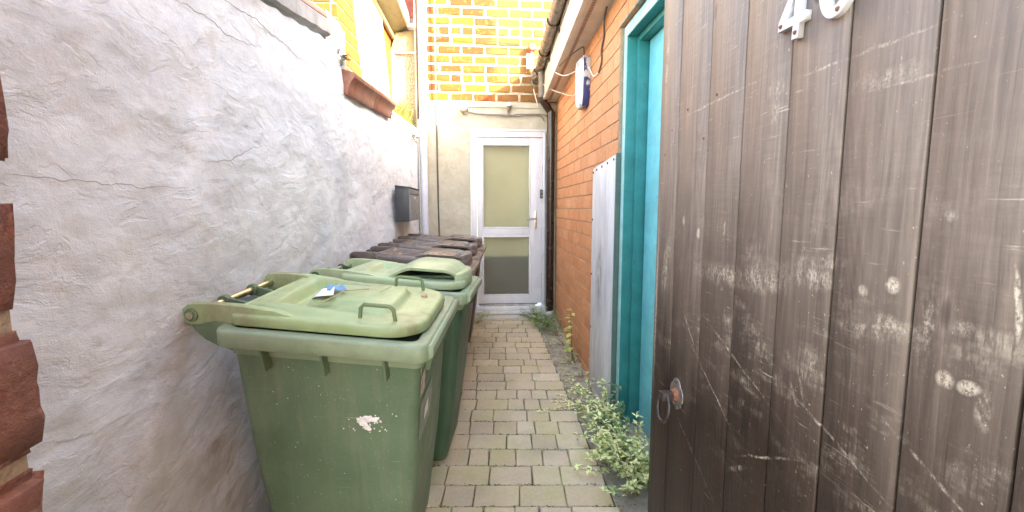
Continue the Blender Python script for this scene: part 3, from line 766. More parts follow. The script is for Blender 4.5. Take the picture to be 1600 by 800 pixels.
# sheet-metal plate on the wall beside the doorway
pl = empty('metal_sheet', (XR(3.1), 3.1, 0.07), label='grey scuffed metal sheet screwed to the brick wall beside the teal door frame', cat='metal sheet')
m = MB(); a, b = 2.79, 3.405
m.hexa([(XR(a) - .006, a, .03), (XR(a) + .002, a, .03), (XR(b) + .002, b, .04), (XR(b) - .006, b, .04),
        (XR(a) - .006, a, 1.905), (XR(a) + .002, a, 1.905), (XR(b) + .002, b, 1.862), (XR(b) - .006, b, 1.862)]).build('sheet', M['zinc'], pl, 0.002)
m = MB(); m.hexa([(XR(a) - .007, 2.772, .03), (XR(a) + .060, 2.772, .03), (XR(a) + .060, 2.789, .03), (XR(a) - .007, 2.789, .03),
                  (XR(a) - .007, 2.772, 1.91), (XR(a) + .060, 2.772, 1.91), (XR(a) + .060, 2.789, 1.91), (XR(a) - .007, 2.789, 1.91)]).build('corner_strip', paint_teal('mossy_green_paint', (0.10, 0.17, 0.14), 0.6), pl)
for (y, z) in [(2.83, 1.875), (2.98, 1.865), (3.13, 1.855), (3.28, 1.845), (3.385, 1.83), (3.385, 1.45), (3.385, 1.0), (3.385, 0.55)]:
    m = MB(); x = XR(y) - .006; m.tube([(x, y, z), (x - .005, y, z)], 0.009, 10); m.build('screw', M['black_plastic'], pl)

# teal door frame and turquoise door in the wall opening
td = empty('teal_door', (1.0, 2.3, 0.05), label='turquoise painted door in a chipped teal frame on the right, half hidden behind the open gate', cat='door')
xo = XR(2.77) + 0.030
m = MB(); m.box(xo, xo + .17, 2.712, 2.768, 0.02, 2.700); m.build('frame_jamb', M['teal'], td, 0.002)
m = MB(); m.box(xo - .006, xo - .0005, 2.716, 2.764, 0.02, 2.70); m.build('outer_edge', M['teal_light'], td, 0.001)
m = MB(); m.box(xo + .060, xo + .17, 2.676, 2.7115, 0.02, 2.63); m.build('door_stop', M['teal'], td, 0.003)
m = MB(); m.box(xo + .001, xo + .17, 1.80, 2.7115, 2.632, 2.700); m.build('frame_head', M['teal'], td, 0.002)
m = MB(); m.box(xo - .0065, xo + .0005, 1.80, 2.7155, 2.632, 2.703); m.build('outer_edge', M['teal_light'], td, 0.001)
m = MB(); m.box(xo + .061, xo + .17, 1.85, 2.6755, 2.596, 2.6315); m.build('door_stop', M['teal'], td, 0.003)
m = MB(); m.box(xo + .125, xo + .168, 1.86, 2.664, 0.08, 2.592); m.build('door_leaf', M['turquoise'], td, 0.003)
for z in (0.35, 0.9, 1.32, 1.62):
    m = MB(); m.tube([(xo + .126, 2.47, z), (xo + .120, 2.47, z)], 0.008, 10); m.build('bolt_head', M['turquoise'], td)
m = MB(); m.box(xo, xo + .17, 1.745, 1.799, 0.02, 2.70); m.build('frame_jamb', M['teal'], td, 0.002)
m = MB(); m.box(xo - .03, xo + .2, 1.80, 2.7, -0.05, 0.07); m.build('threshold', M['concrete'], td)

# alarm box with its cables
ab = empty('alarm_box', (0.9, 3.8, 2.6), label='faded blue and white alarm box high on the orange brick wall under the eaves', cat='alarm box')
x0 = XR(3.8) - 0.001; ya, yb = 3.58, 3.88
pr = [(ya + .03, 2.42), (ya, 2.50), (ya - .01, 2.76), (ya + .01, 2.82), (yb - .02, 2.86), (yb, 2.80), (yb, 2.52), (yb - .05, 2.43), ((ya + yb) / 2, 2.405)]
m = MB(); n = len(pr)
m.add([(XR(y), y, z) for y, z in pr] + [(XR(y) - .058, y, z) for y, z in pr], [tuple(range(n)), tuple(range(n, 2*n))[::-1]] + [(i, (i+1) % n, n + (i+1) % n, n + i) for i in range(n)])
m.build('case', M['alarm_side'], ab, 0.004)
cy, czz = (ya + yb) / 2, 2.63
m = MB(); f0 = [(XR(y) - .0585, cy + (y - cy) * .97, czz + (z - czz) * .97) for y, z in pr]; f1 = [(XR(y) - .070, cy + (y - cy) * .86, czz + (z - czz) * .9) for y, z in pr]
m.rings([f0, f1], smooth=False); m.build('cover', M['alarm_front'], ab, 0.003)
def cable(name, pts, r, mat, label, cat='cable', n=6, sub=6):
    P = [Vector(p) for p in pts]; out = []
    for i in range(len(P) - 1):
        p0 = P[max(i - 1, 0)]; p1 = P[i]; p2 = P[i + 1]; p3 = P[min(i + 2, len(P) - 1)]
        for k in range(sub):
            t = k / sub
            out.append(0.5 * ((2 * p1) + (-p0 + p2) * t + (2*p0 - 5*p1 + 4*p2 - p3) * t*t + (-p0 + 3*p1 - 3*p2 + p3) * t**3))
    out.append(P[-1]); m = MB(); m.tube(out, r, n); o = m.build(name, mat); tag(o, label, cat); return o
cable('cable', [(XR(3.05) - .02, 3.02, 2.98), (XR(3.1) - .015, 3.12, 2.90), (XR(3.15) - .012, 3.13, 2.80), (XR(3.2) - .010, 3.20, 2.72), (XR(3.2) - .010, 3.19, 2.64), (XR(3.3) - .010, 3.27, 2.58)], 0.007, M['cable_dark'], 'thick brown and white cable hanging down the brick from the soffit')
cable('cable', [(XR(3.3) - .010, 3.27, 2.58), (XR(3.4) - .012, 3.42, 2.60), (XR(3.5) - .015, 3.55, 2.70), (XR(3.6) - .03, 3.65, 2.80)], 0.0045, M['cable_white'], 'short white cable joining the hanging brown cable to the alarm box')
cable('cable', [(XR(3.6) - .03, 3.70, 2.83), (XR(3.6) - .05, 3.62, 2.885), (0.86, 3.66, 2.905), (0.80, 3.80, 2.89), (0.735, 4.0, 2.86)], 0.005, M['cable_dark'], 'dark cable looping from the alarm box up to the fascia')
cable('cable', [(XR(3.8) - .05, 3.95, 2.80), (0.80, 4.08, 2.80), (0.735, 4.2, 2.865)], 0.004, M['cable_white'], 'upper white wire between alarm box and fascia')
cable('cable', [(XR(3.9) - .02, 4.00, 2.66), (XR(4.2) - .01, 4.25, 2.66), (0.86, 4.6, 2.78), (0.76, 4.85, 2.90), (0.735, 5.0, 2.98)], 0.004, M['cable_white'], 'lower white wire sagging from alarm box to the gutter bracket')

# ------------------------------------------------------------------ far house wall with the white door
fh = empty('end_house', (0, 5.4, gz(5.4)), label='end wall of the house across the passage, cream render below and orange brick above', cat='building')
FY = 5.40
def grid_far(m, x0, x1, z0, z1, nx, nz, amp=1.0):
    vs = []; fs = []
    for j in range(nz + 1):
        for i in range(nx + 1):
            x = x0 + (x1 - x0) * i / nx; z = z0 + (z1 - z0) * j / nz
            vs.append((x, FY - 0.012 + amp * (0.007 * fbm(x * 3, z * 3, 9) + 0.0035 * fbm(x * 14, z * 14, 2)), z))
    for j in range(nz):
        for i in range(nx):
            a = j * (nx + 1) + i; fs.append((a, a + 1, a + nx + 2, a + nx + 1))
    m.add(vs, fs, True)
m = MB()
grid_far(m, -0.80, -0.132, 0.0, 2.80, 60, 230)
grid_far(m, -0.132, 0.822, 2.508, 2.80, 80, 26)
grid_far(m, 0.822, 1.00, 0.0, 2.80, 20, 230)
m.build('render_face', M['render_far'], fh)
m = MB(); m.box(-0.80, -0.134, FY + .02, FY + .3, 0, 2.8); m.box(0.824, 1.2, FY + .02, FY + .3, 0, 2.8); m.box(-0.134, 0.824, FY + .02, FY + .3, 2.51, 2.8)
m.box(-0.80, 1.2, FY + .009, FY + .3, 2.801, 7.0); m.build('wall_core', M['mortar_far'], fh)
m = MB(); rings = []
for i in range(41):
    x = -0.655 + 1.63 * i / 40; q = 0.004 * fbm(x * 6, 1, 7)
    rings.append([(x, FY + .01, 2.792), (x, FY - .022 + q, 2.795), (x, FY - .024 + q, 2.845 + q), (x, FY + .01, 2.862)])
m.rings(rings, smooth=False); m.build('painted_band', M['render_far'], fh)
# old bricks with thick pale joints, slightly uneven
OB = {}
def old_brick(l, k):
    key = (round(l, 3), k)
    if key not in OB:
        me = brick_variant(0.092, 0.088, 0.05, 200 + len(OB), 0.0, 0.0)  # placeholder shape replaced below
        bpy.data.meshes.remove(me)
        rn2 = random.Random(len(OB)); bm = bmesh.new(); bmesh.ops.create_cube(bm, size=1.0)
        for v in bm.verts:
            v.co = Vector((v.co.x * (l - .026) + rn2.uniform(-.005, .005), v.co.y * 0.05 + rn2.uniform(-.002, .002), v.co.z * 0.088 + rn2.uniform(-.004, .004)))
        bmesh.ops.bevel(bm, geom=list(bm.edges), offset=0.005, segments=2, affect='EDGES', clamp_overlap=True)
        for v in bm.verts: v.co += mnoise.noise_vector(v.co * 40 + Vector((len(OB) * 3, 0, 0))) * 0.003
        for f in bm.faces: f.smooth = f.calc_area() < 0.002
        me = bpy.data.meshes.new('brick'); bm.to_mesh(me); bm.free(); me.materials.append(M['brick_old']); OB[key] = me
    return OB[key]
rn = random.Random(3)
for c in range(14):
    z = 2.862 + 0.113 * c + 0.0565
    head = (c % 5 == 2)
    x = -0.640 - (0.147 if c % 2 else 0.0) - 0.02
    while x < 0.95:
        l = rn.choice([0.147, 0.147, 0.29]) if head else 0.291 + rn.uniform(-.01, .01)
        cx = x + l / 2
        lo = max(x, -0.655)
        ll = x + l - lo
        if ll > 0.07:
            o = bpy.data.objects.new('brick', old_brick(round(ll / 0.03) * 0.03 if ll < l - .001 else (0.291 if l > 0.2 else 0.147), rn.randint(0, 3)))
            o.location = (lo + ll / 2, FY + 0.0285 + rn.uniform(-.003, .002), z - 0.004 * (lo + ll / 2)); o.rotation_euler = (0, rn.uniform(-.008, .008), rn.uniform(-.004, .004))
            put(o, fh)
        x += l
m = MB(); m.box(-0.80, -0.657, FY - .006, FY + .01, 2.80, 7.0); m.build('painted_quoin', M['render_cap'], fh)

# white plastic door
wd = empty('white_door', (0.345, 5.4, 0.25), label='white plastic front door with two frosted glass panes at the end of the passage', cat='door')
m = MB()
m.box(-0.128, -0.052, 5.345, 5.47, 0.27, 2.502); m.box(0.785, 0.818, 5.345, 5.47, 0.27, 2.502); m.box(-0.0515, 0.7845, 5.345, 5.47, 2.428, 2.502)
m.build('frame', M['upvc'], wd, 0.004)
m = MB(); m.box(-0.134, 0.826, 5.335, 5.3445, 2.4995, 2.524); m.build('drip_strip', M['upvc'], wd, 0.003)
L0, L1, B0, B1 = -0.048, 0.781, 0.300, 2.424
gx0, gx1 = 0.018, 0.628; ga0, ga1, gb0, gb1 = 1.285, 2.339, 0.407, 1.180
m = MB()
m.box(L0, gx0, 5.360, 5.43, B0, B1); m.box(gx1, L1, 5.360, 5.43, B0, B1)
m.box(gx0 + .0003, gx1 - .0003, 5.360, 5.43, B0, gb0); m.box(gx0 + .0003, gx1 - .0003, 5.360, 5.43, gb1, ga0); m.box(gx0 + .0003, gx1 - .0003, 5.360, 5.43, ga1, B1)
m.build('door_leaf', M['upvc'], wd, 0.003)
for (a, b) in ((ga0, ga1), (gb0, gb1)):
    m = MB(); m.box(gx0 - .0, gx1, 5.385, 5.391, a, b); p_ = m.build('pane', M['glass'], wd)
    m = MB(); t = 0.014
    for (xx0, xx1, z0, z1) in ((gx0 - .006, gx0 + t, a - .006, b + .006), (gx1 - t, gx1 + .006, a - .006, b + .006), (gx0 + t, gx1 - t, a - .006, a + t), (gx0 + t, gx1 - t, b - t, b + .006)):
        m.box(xx0, xx1, 5.354, 5.384, z0, z1)
    m.build('bead', M['upvc'], p_, 0.005)
m = MB(); m.box(0.680, 0.712, 5.350, 5.3595, 1.27, 1.50); hd = m.build('handle_plate', M['steel'], wd, 0.003)
m = MB(); m.tube([(0.696, 5.352, 1.405), (0.696, 5.318, 1.405), (0.686, 5.308, 1.405), (0.58, 5.308, 1.402)], 0.010, 10); m.build('handle', M['steel'], hd)
m = MB(); m.box(-0.140, 0.83, 5.320, 5.45, 0.222, 0.2685); m.build('sill', M['upvc'], wd, 0.006)
m = MB(); m.box(-0.150, 0.84, 5.280, 5.45, 0.172, 0.2205); m.build('step', M['white_paint'], wd, 0.008)
m = MB(); m.box(-0.16, 0.80, 5.295, 5.45, 0.104, 0.164); m.build('step', M['white_paint'], wd, 0.010)
# the hallway behind the glass
hall = empty('hallway', (0.3, 5.9, 0.2), label='pale curtain and dark mat seen blurred through the frosted door glass', cat='hallway')
m = MB(); m.box(-0.045, 0.72, 5.515, 5.52, 0.28, 2.42); m.build('curtain', M['interior'], hall)
m = MB(); m.box(-0.045, 0.72, 5.50, 5.51, 0.28, 0.90); m.build('dark_cabinet', M['interior_dark'], hall)
m = MB(); m.box(-0.045, 0.74, 5.4315, 5.499, 0.272, 0.279); m.build('hall_floor', M['interior_dark'], hall)

o = MB().box(0.750, 0.786, 5.322, 5.3445, 1.665, 1.775).build('doorbell', M['black_plastic'], None, 0.004); tag(o, 'small black doorbell on the right jamb of the white door', 'doorbell')
o2 = MB().tube([(0.768, 5.322, 1.745), (0.768, 5.319, 1.745)], 0.008, 12).build('lens', M['steel'], o)
o2 = MB().tube([(0.768, 5.322, 1.695), (0.768, 5.318, 1.695)], 0.012, 12).build('button', M['box_front'], o)
o = MB().box(0.868, 0.884, 5.372, 5.386, 1.66, 1.80).build('wall_plate', M['upvc_dull'], None, 0.003); tag(o, 'thin pale plate on the render between door and drainpipe', 'plate')

# white soil pipe in the corner, thin cable, lights above the door
wp = empty('white_pipe', (-0.70, 5.32, gz(5.3)), label='tall white drainpipe in the left corner of the end wall', cat='drainpipe')
MB().tube([(-0.700, 5.315, 0.1), (-0.700, 5.315, 7.0)], 0.043, 20).build('pipe', M['pipe_white'], wp)
for z in (2.62, 4.4): MB().tube([(-0.700, 5.315, z - .02), (-0.700, 5.315, z + .02)], 0.050, 20).build('collar', M['pipe_white'], wp)
o = MB().tube([(-0.757, 5.33, 0.1), (-0.757, 5.33, 1.5), (-0.760, 5.33, 2.4), (-0.760, 5.33, 2.62)], 0.008, 8).build('thin_pipe', M['cable_white']); tag(o, 'thin yellowish pipe squeezed behind the white drainpipe, lower part', 'pipe')
o = MB().tube([(-0.760, 5.325, 2.63), (-0.760, 5.325, 7.0)], 0.011, 8).build('black_pipe', M['cable_dark']); tag(o, 'slim black pipe rising along the left edge of the white drainpipe', 'pipe')
o = cable('cable', [(-0.536, 5.372, 1.0), (-0.545, 5.372, 1.9), (-0.548, 5.372, 2.6), (-0.552, 5.365, 3.4), (-0.55, 5.365, 5.0), (-0.55, 5.365, 6.5)], 0.0065, M['cable_dark'], 'long thin black cable running straight down the end wall left of the door')
o = cable('cable', [(-0.52, 5.372, 1.0), (-0.533, 5.371, 1.45), (-0.536, 5.371, 2.6), (-0.54, 5.364, 3.4), (-0.535, 5.364, 6.5)], 0.003, M['cable_dark'], 'second finer wire beside the long black cable on the end wall')
o = cable('cable', [(-0.54, 5.36, 3.56), (-0.44, 5.36, 3.63), (-0.10, 5.355, 3.625), (0.10, 5.355, 3.58), (0.40, 5.355, 3.555), (0.66, 5.34, 3.56)], 0.005, M['cable_dark'], 'dark wire strung across the sunlit bricks to the gutter')
o = cable('cable', [(0.60, 5.34, 3.30), (0.52, 5.355, 3.12), (0.475, 5.36, 2.95)], 0.003, M['cable_dark'], 'fine wire dropping down the bricks left of the gutter end')
for k, (dz, a, b, lab) in enumerate(((0.0, -0.16, 0.85, 'upper grey cable crossing above the white door'), (-0.012, -0.15, 0.80, 'lower grey cable crossing above the white door'))):
    cable('cable', [(a, 5.36, 2.735 + dz), (-0.02, 5.362, 2.712 + dz), (0.22, 5.364, 2.705 + dz), (0.40, 5.362, 2.700 + dz), (0.47, 5.36, 2.712 + dz * 2), (0.60, 5.362, 2.715 + dz), (b - .05, 5.364, 2.712 + dz), (b, 5.365, 2.66 + dz * 2)], 0.0065, M['cable_grey'], lab)
lm = empty('wall_light', (-0.205, 5.36, 2.76), label='small round grey lamp fitting at the left end of the cables above the door', cat='light fitting')
MB().tube([(-0.205, 5.39, 2.765), (-0.205, 5.345, 2.765)], 0.052, 18).build('base', M['cable_grey'], lm)
MB().tube([(-0.205, 5.344, 2.765), (-0.205, 5.315, 2.765), (-0.205, 5.30, 2.765)], [0.044, 0.042, 0.030], 18).build('lamp_cap', simple('dull_glass_cap', (0.42, 0.40, 0.33), 0.3), lm)
MB().tube([(-0.205, 5.36, 2.73), (-0.190, 5.36, 2.70)], 0.025, 10).build('gland', M['cable_grey'], lm)
ls = empty('sensor', (0.355, 5.34, 2.79), label='white round sensor on a grey stalk above the middle of the door', cat='sensor')
MB().tube([(0.355, 5.34, 2.800), (0.355, 5.34, 2.845)], [0.040, 0.040], 18).build('head', M['white_paint'], ls, 0.006)
MB().tube([(0.355, 5.34, 2.799), (0.355, 5.345, 2.765), (0.350, 5.350, 2.745)], [0.032, 0.022, 0.012], 14).build('neck', M['cable_grey'], ls)
MB().box(0.335, 0.362, 5.352, 5.385, 2.685, 2.748).build('stalk', M['cable_grey'], ls, 0.004)
o = cable('cable', [(0.66, 5.35, 3.02), (0.69, 5.36, 2.92), (0.72, 5.37, 2.82)], 0.006, M['cable_white'], 'short white cable below the gutter end against shaded bricks')
vb = empty('vent_cover', (0.63, 5.36, 3.3), label='white vent cover on the bricks tucked behind the gutter', cat='vent')
MB().box(0.575, 0.665, 5.345, 5.372, 3.26, 3.44).build('cover_plate', M['upvc'], vb, 0.006)
for k in range(4): MB().box(0.585, 0.655, 5.340, 5.3445, 3.285 + k * .036, 3.300 + k * .036).build('louvre', M['upvc'], vb)
o = MB().tube([(0.645, 5.37, 3.52), (0.645, 5.32, 3.52)], [0.05, 0.042], 16).build('red_cap', simple('red_plastic', (0.60, 0.09, 0.06), 0.5)); tag(o, 'small red cap on the wall peeping out left of the gutter', 'cap')

# ------------------------------------------------------------------ letterbox on the left wall
lb = empty('letterbox', (-0.77, 4.45, 1.41), label='dark grey steel letterbox on the white wall near the end of the passage', cat='letterbox')
xb = XL(4.5) + 0.004
MB().box(xb, -0.705, 4.18, 4.80, 1.412, 1.745).build('case', M['box_dark'], lb, 0.004)
MB().box(-0.7045, -0.694, 4.185, 4.795, 1.417, 1.675).build('door', M['box_front'], lb, 0.002)
MB().box(-0.7045, -0.694, 4.185, 4.795, 1.683, 1.735).build('flap', M['box_front'], lb, 0.002)
MB().hexa([(xb, 4.17, 1.746), (-0.688, 4.17, 1.738), (-0.688, 4.81, 1.738), (xb, 4.81, 1.746), (xb, 4.17, 1.764), (-0.688, 4.17, 1.750), (-0.688, 4.81, 1.750), (xb, 4.81, 1.764)]).build('lid', M['box_dark'], lb, 0.002)
MB().tube([(-0.694, 4.49, 1.645), (-0.688, 4.49, 1.645)], 0.014, 14).build('lock', M['steel'], lb)

# ------------------------------------------------------------------ the neighbour behind the left wall
def XN(y): return -1.20 + 0.07 * (y - 3.8)
nb_ = empty('neighbour_house', (-1.3, 4.4, 0), label='sunlit orange brick outbuilding with white painted strip behind the left wall', cat='building')
m = MB(); NY0, NY1 = 3.80, 5.52
m.hexa([(-4.5, NY0 + .006, -.1), (XN(NY0) - .006, NY0 + .006, -.1), (XN(NY1) - .006, NY1, -.1), (-4.5, NY1, -.1), (-4.5, NY0 + .006, 4.6), (XN(NY0) - .006, NY0 + .006, 4.6), (XN(NY1) - .006, NY1, 4.6), (-4.5, NY1, 4.6)])
m.build('wall_core', M['mortar_tan'], nb_)
NBv = []
for k in range(4):
    me = brick_variant(0.281, 0.105, 0.05, 300 + k, 0.001, 0.003); me.materials.append(M['brick_orange']); NBv.append(me)
NBh = brick_variant(0.139, 0.105, 0.05, 310, 0.001, 0.003); NBh.materials.append(M['brick_orange'])
yawN = math.atan(0.07)
for c in range(20):
    z = 2.40 + 0.115 * c
    # side wall, facing the passage
    y = NY0; first = True
    while y < 5.45:
        l = 0.145 if (first and c % 2) else 0.29
        cy = y + l / 2
        o = bpy.data.objects.new('brick', NBh if l < .2 else rn.choice(NBv)); o.location = (XN(cy) - .025, cy, z); o.rotation_euler = (0, 0, -yawN); put(o, nb_)
        y += l; first = False
    # front face, facing the gate
    x = XN(NY0) - .052; first = True
    while x > -2.1:
        l = 0.145 if (first and c % 2 == 0) else 0.29
        o = bpy.data.objects.new('brick', NBh if l < .2 else rn.choice(NBv)); o.location = (x - l / 2, NY0 + .024, z); o.rotation_euler = (0, 0, R(90)); put(o, nb_)
        x -= l; first = False
# raking white strip on the side wall
def onN(y, z, d=0.0): return (XN(y) + d, y, z)
q = [(4.08, 3.62), (4.82, 3.98), (4.85, 4.55), (4.15, 4.55)]
q2 = [(4.62, 2.45), (5.30, 2.45)]
m = MB()
b_ = [onN(4.46, 2.45, -.01), onN(5.34, 2.45, -.01), onN(4.70, 4.60, -.01), onN(3.86, 4.60, -.01)]
t_ = [onN(4.46, 2.45, .030), onN(5.34, 2.45, .030), onN(4.70, 4.60, .030), onN(3.86, 4.60, .030)]
m.add(b_ + t_, [(0,1,2,3),(7,6,5,4),(0,4,5,1),(1,5,6,2),(2,6,7,3),(3,7,4,0)]); m.build('white_strip', M['white_paint'], nb_, 0.006)
# eave of the outbuilding
m = MB(); a, b = 4.2, 5.52
m.hexa([(XN(a) + .001, a, 3.80), (-.90, a, 3.86), (-.88, b, 3.72), (XN(b) + .001, b, 3.64), (XN(a) + .001, a, 3.83), (-.90, a, 3.89), (-.88, b, 3.75), (XN(b) + .001, b, 3.67)])
m.build('soffit', M['soffit_olive'], nb_)
m = MB(); m.hexa([(-.899, a, 3.85), (-.875, a, 3.85), (-.855, b, 3.71), (-.879, b, 3.71), (-.899, a, 4.0), (-.875, a, 4.0), (-.855, b, 3.86), (-.879, b, 3.86)]); m.build('fascia', M['upvc_dull'], nb_)
m = MB(); m.tube([(XN(a) + .03, a, 3.76), (XN(b) + .03, b, 3.60)], 0.028, 10); m.build('moulding', M['soffit_olive'], nb_)
# pebble-dashed return between the outbuilding and the corner pipe
pdw = empty('pebbledash_wall', (-0.93, 5.5, 0), label='short pebbledash wall with dry weeds between orange outbuilding and corner pipe', cat='wall')
MB().box(-1.10, -0.772, 5.42, 5.56, 0.0, 3.42).build('panel', M['pebble'], pdw)
MB().box(-1.085, -1.045, 5.395, 5.419, 2.45, 3.42).build('white_edge', M['white_paint'], pdw, 0.003)
MB().box(-1.09, -0.772, 5.385, 5.56, 3.421, 3.44).build('drip_trim', M['white_paint'], pdw, 0.003)
MB().hexa([(-1.09, 5.40, 3.441), (-.772, 5.40, 3.441), (-.772, 5.56, 3.441), (-1.09, 5.56, 3.441), (-1.02, 5.40, 3.66), (-.772, 5.40, 3.70), (-.772, 5.56, 3.70), (-1.02, 5.56, 3.66)]).build('cheek', M['soffit_olive'], pdw)
MB().box(-0.86, -0.775, 5.30, 5.40, 3.70, 3.735).build('bracket', M['white_paint'], pdw, 0.004)
MB().box(-1.02, -0.772, 5.46, 5.56, 3.701, 3.86).build('flashing', M['lead'], pdw)
for k in range(3): MB().box(-1.02, -0.772, 5.455 - .004 * k, 5.56, 3.862 + .26 * k, 4.118 + .26 * k).build('hanging_tile', M['tile_red'], pdw, 0.004)

# ------------------------------------------------------------------ wheelie bins
def lid_outline(x0, x1, y0, y1, rf, rb_, n=10): return rrect(x0, x1, y0, y1, [rf, rb_, rb_, rf], n)
def sstep(a, b, t):
    t = max(0.0, min(1.0, (t - a) / (b - a))); return t * t * (3 - 2 * t)
RIM_F, RIM_B, HX, HY = 1.035, 1.090, 0.37, 0.31
def rimz(x): return RIM_F + (RIM_B - RIM_F) * (HX - x) / (2 * HX)
def lid_hf1(x, y):
    """dished lid: two ridges running back to the hinges, a trough between, a raised tray in front"""
    r = 0.040
    plat = sstep(-0.15, -0.11, x) * (1 - sstep(0.195, 0.225, x + 1.4 * y * y)) * (1 - sstep(0.135, 0.165, abs(y)))
    trough = (1 - sstep(-0.20, -0.08, x)) * (1 - sstep(0.150, 0.185, abs(y)))
    ridge = (1 - sstep(-0.14, 0.0, x)) * sstep(0.13, 0.185, abs(y)) * (1 - sstep(0.20, 0.245, abs(y)))
    dish = 0.012 * (1 - (x / .4) ** 2) * (1 - (y / .3) ** 2)
    return r + dish + 0.024 * plat - 0.032 * trough + 0.024 * ridge + 0.004 * fbm(x * 5, y * 5, 2)
def lid_hf2(x, y):
    trough = (1 - sstep(-0.20, -0.06, x)) * (1 - sstep(0.150, 0.190, abs(y)))
    ridge = (1 - sstep(-0.16, 0.02, x)) * sstep(0.14, 0.19, abs(y)) * (1 - sstep(0.21, 0.25, abs(y)))
    return 0.040 - 0.024 * trough + 0.018 * ridge + 0.01 * (1 - (y / .3) ** 2)
def build_lid(hf, mat, root, style, W):
    out = lid_outline(-0.335, 0.340, -W, W, 0.14, 0.03)
    def ring(s_, z=None, dz=0.0):
        r = []
        for (x, y) in out:
            # shrink towards the long axis so that the rings stay well spread
            cx = 0.015; xx = cx + (x - cx) * s_; yy = y * s_
            r.append((xx, yy, rimz(xx) + (hf(xx, yy) if z is None else z) + dz))
        return r
    rs = [ring(0.995, 0.004), ring(1.0, 0.006), ring(1.0, 0.026)]
    for (s_, k) in ((0.997, 0.55), (0.985, 0.82), (0.968, 0.95), (0.95, 1.0)):
        r = []
        for (x, y) in out:
            xx = 0.015 + (x - .015) * s_; yy = y * s_; h = hf(xx * .95, yy * .95)
            r.append((xx, yy, rimz(xx) + 0.026 + (max(h, 0.03) - 0.026) * k))
        rs.append(r)
    for k in range(1, 44): rs.append(ring(0.95 * (1 - k / 44.0)))
    m = MB(); m.rings(rs, cap0=False, cap1=True)
    lid = m.build('lid', mat, root, local=True)
    # hinge arms
    for sy in (-1, 1):
        y0 = sy * (W - 0.035); m = MB()
        pr = [(-0.24, 0.004), (-0.33, 0.000), (-0.40, 0.004), (-0.455, -0.010)]
        top = [(-0.505, 0.045), (-0.47, 0.062), (-0.40, 0.066), (-0.30, 0.066), (-0.18, 0.058), (-0.06, 0.030)]
        pts = [(x, rimz(x) + z) for x, z in pr]
        for t in range(5):
            th = R(250 - 35 * t); pts.append((-0.478 + 0.038 * math.cos(th), rimz(-.478) + 0.022 + 0.038 * math.sin(th)))
        pts += [(x, rimz(x) + z) for x, z in top[1:]]
        m.prism([(x, z) for x, z in pts], 'y', y0 - 0.017, y0 + 0.017)
        m.build('hinge_arm', mat, root, 0.005, local=True)
        m = MB(); m.tube([(-0.478, y0 - 0.0178, rimz(-.478) + .022), (-0.478, y0 + 0.0178, rimz(-.478) + .022)], 0.012, 12); m.build('hinge_hole', M['black_plastic'], root, local=True)
    return lid
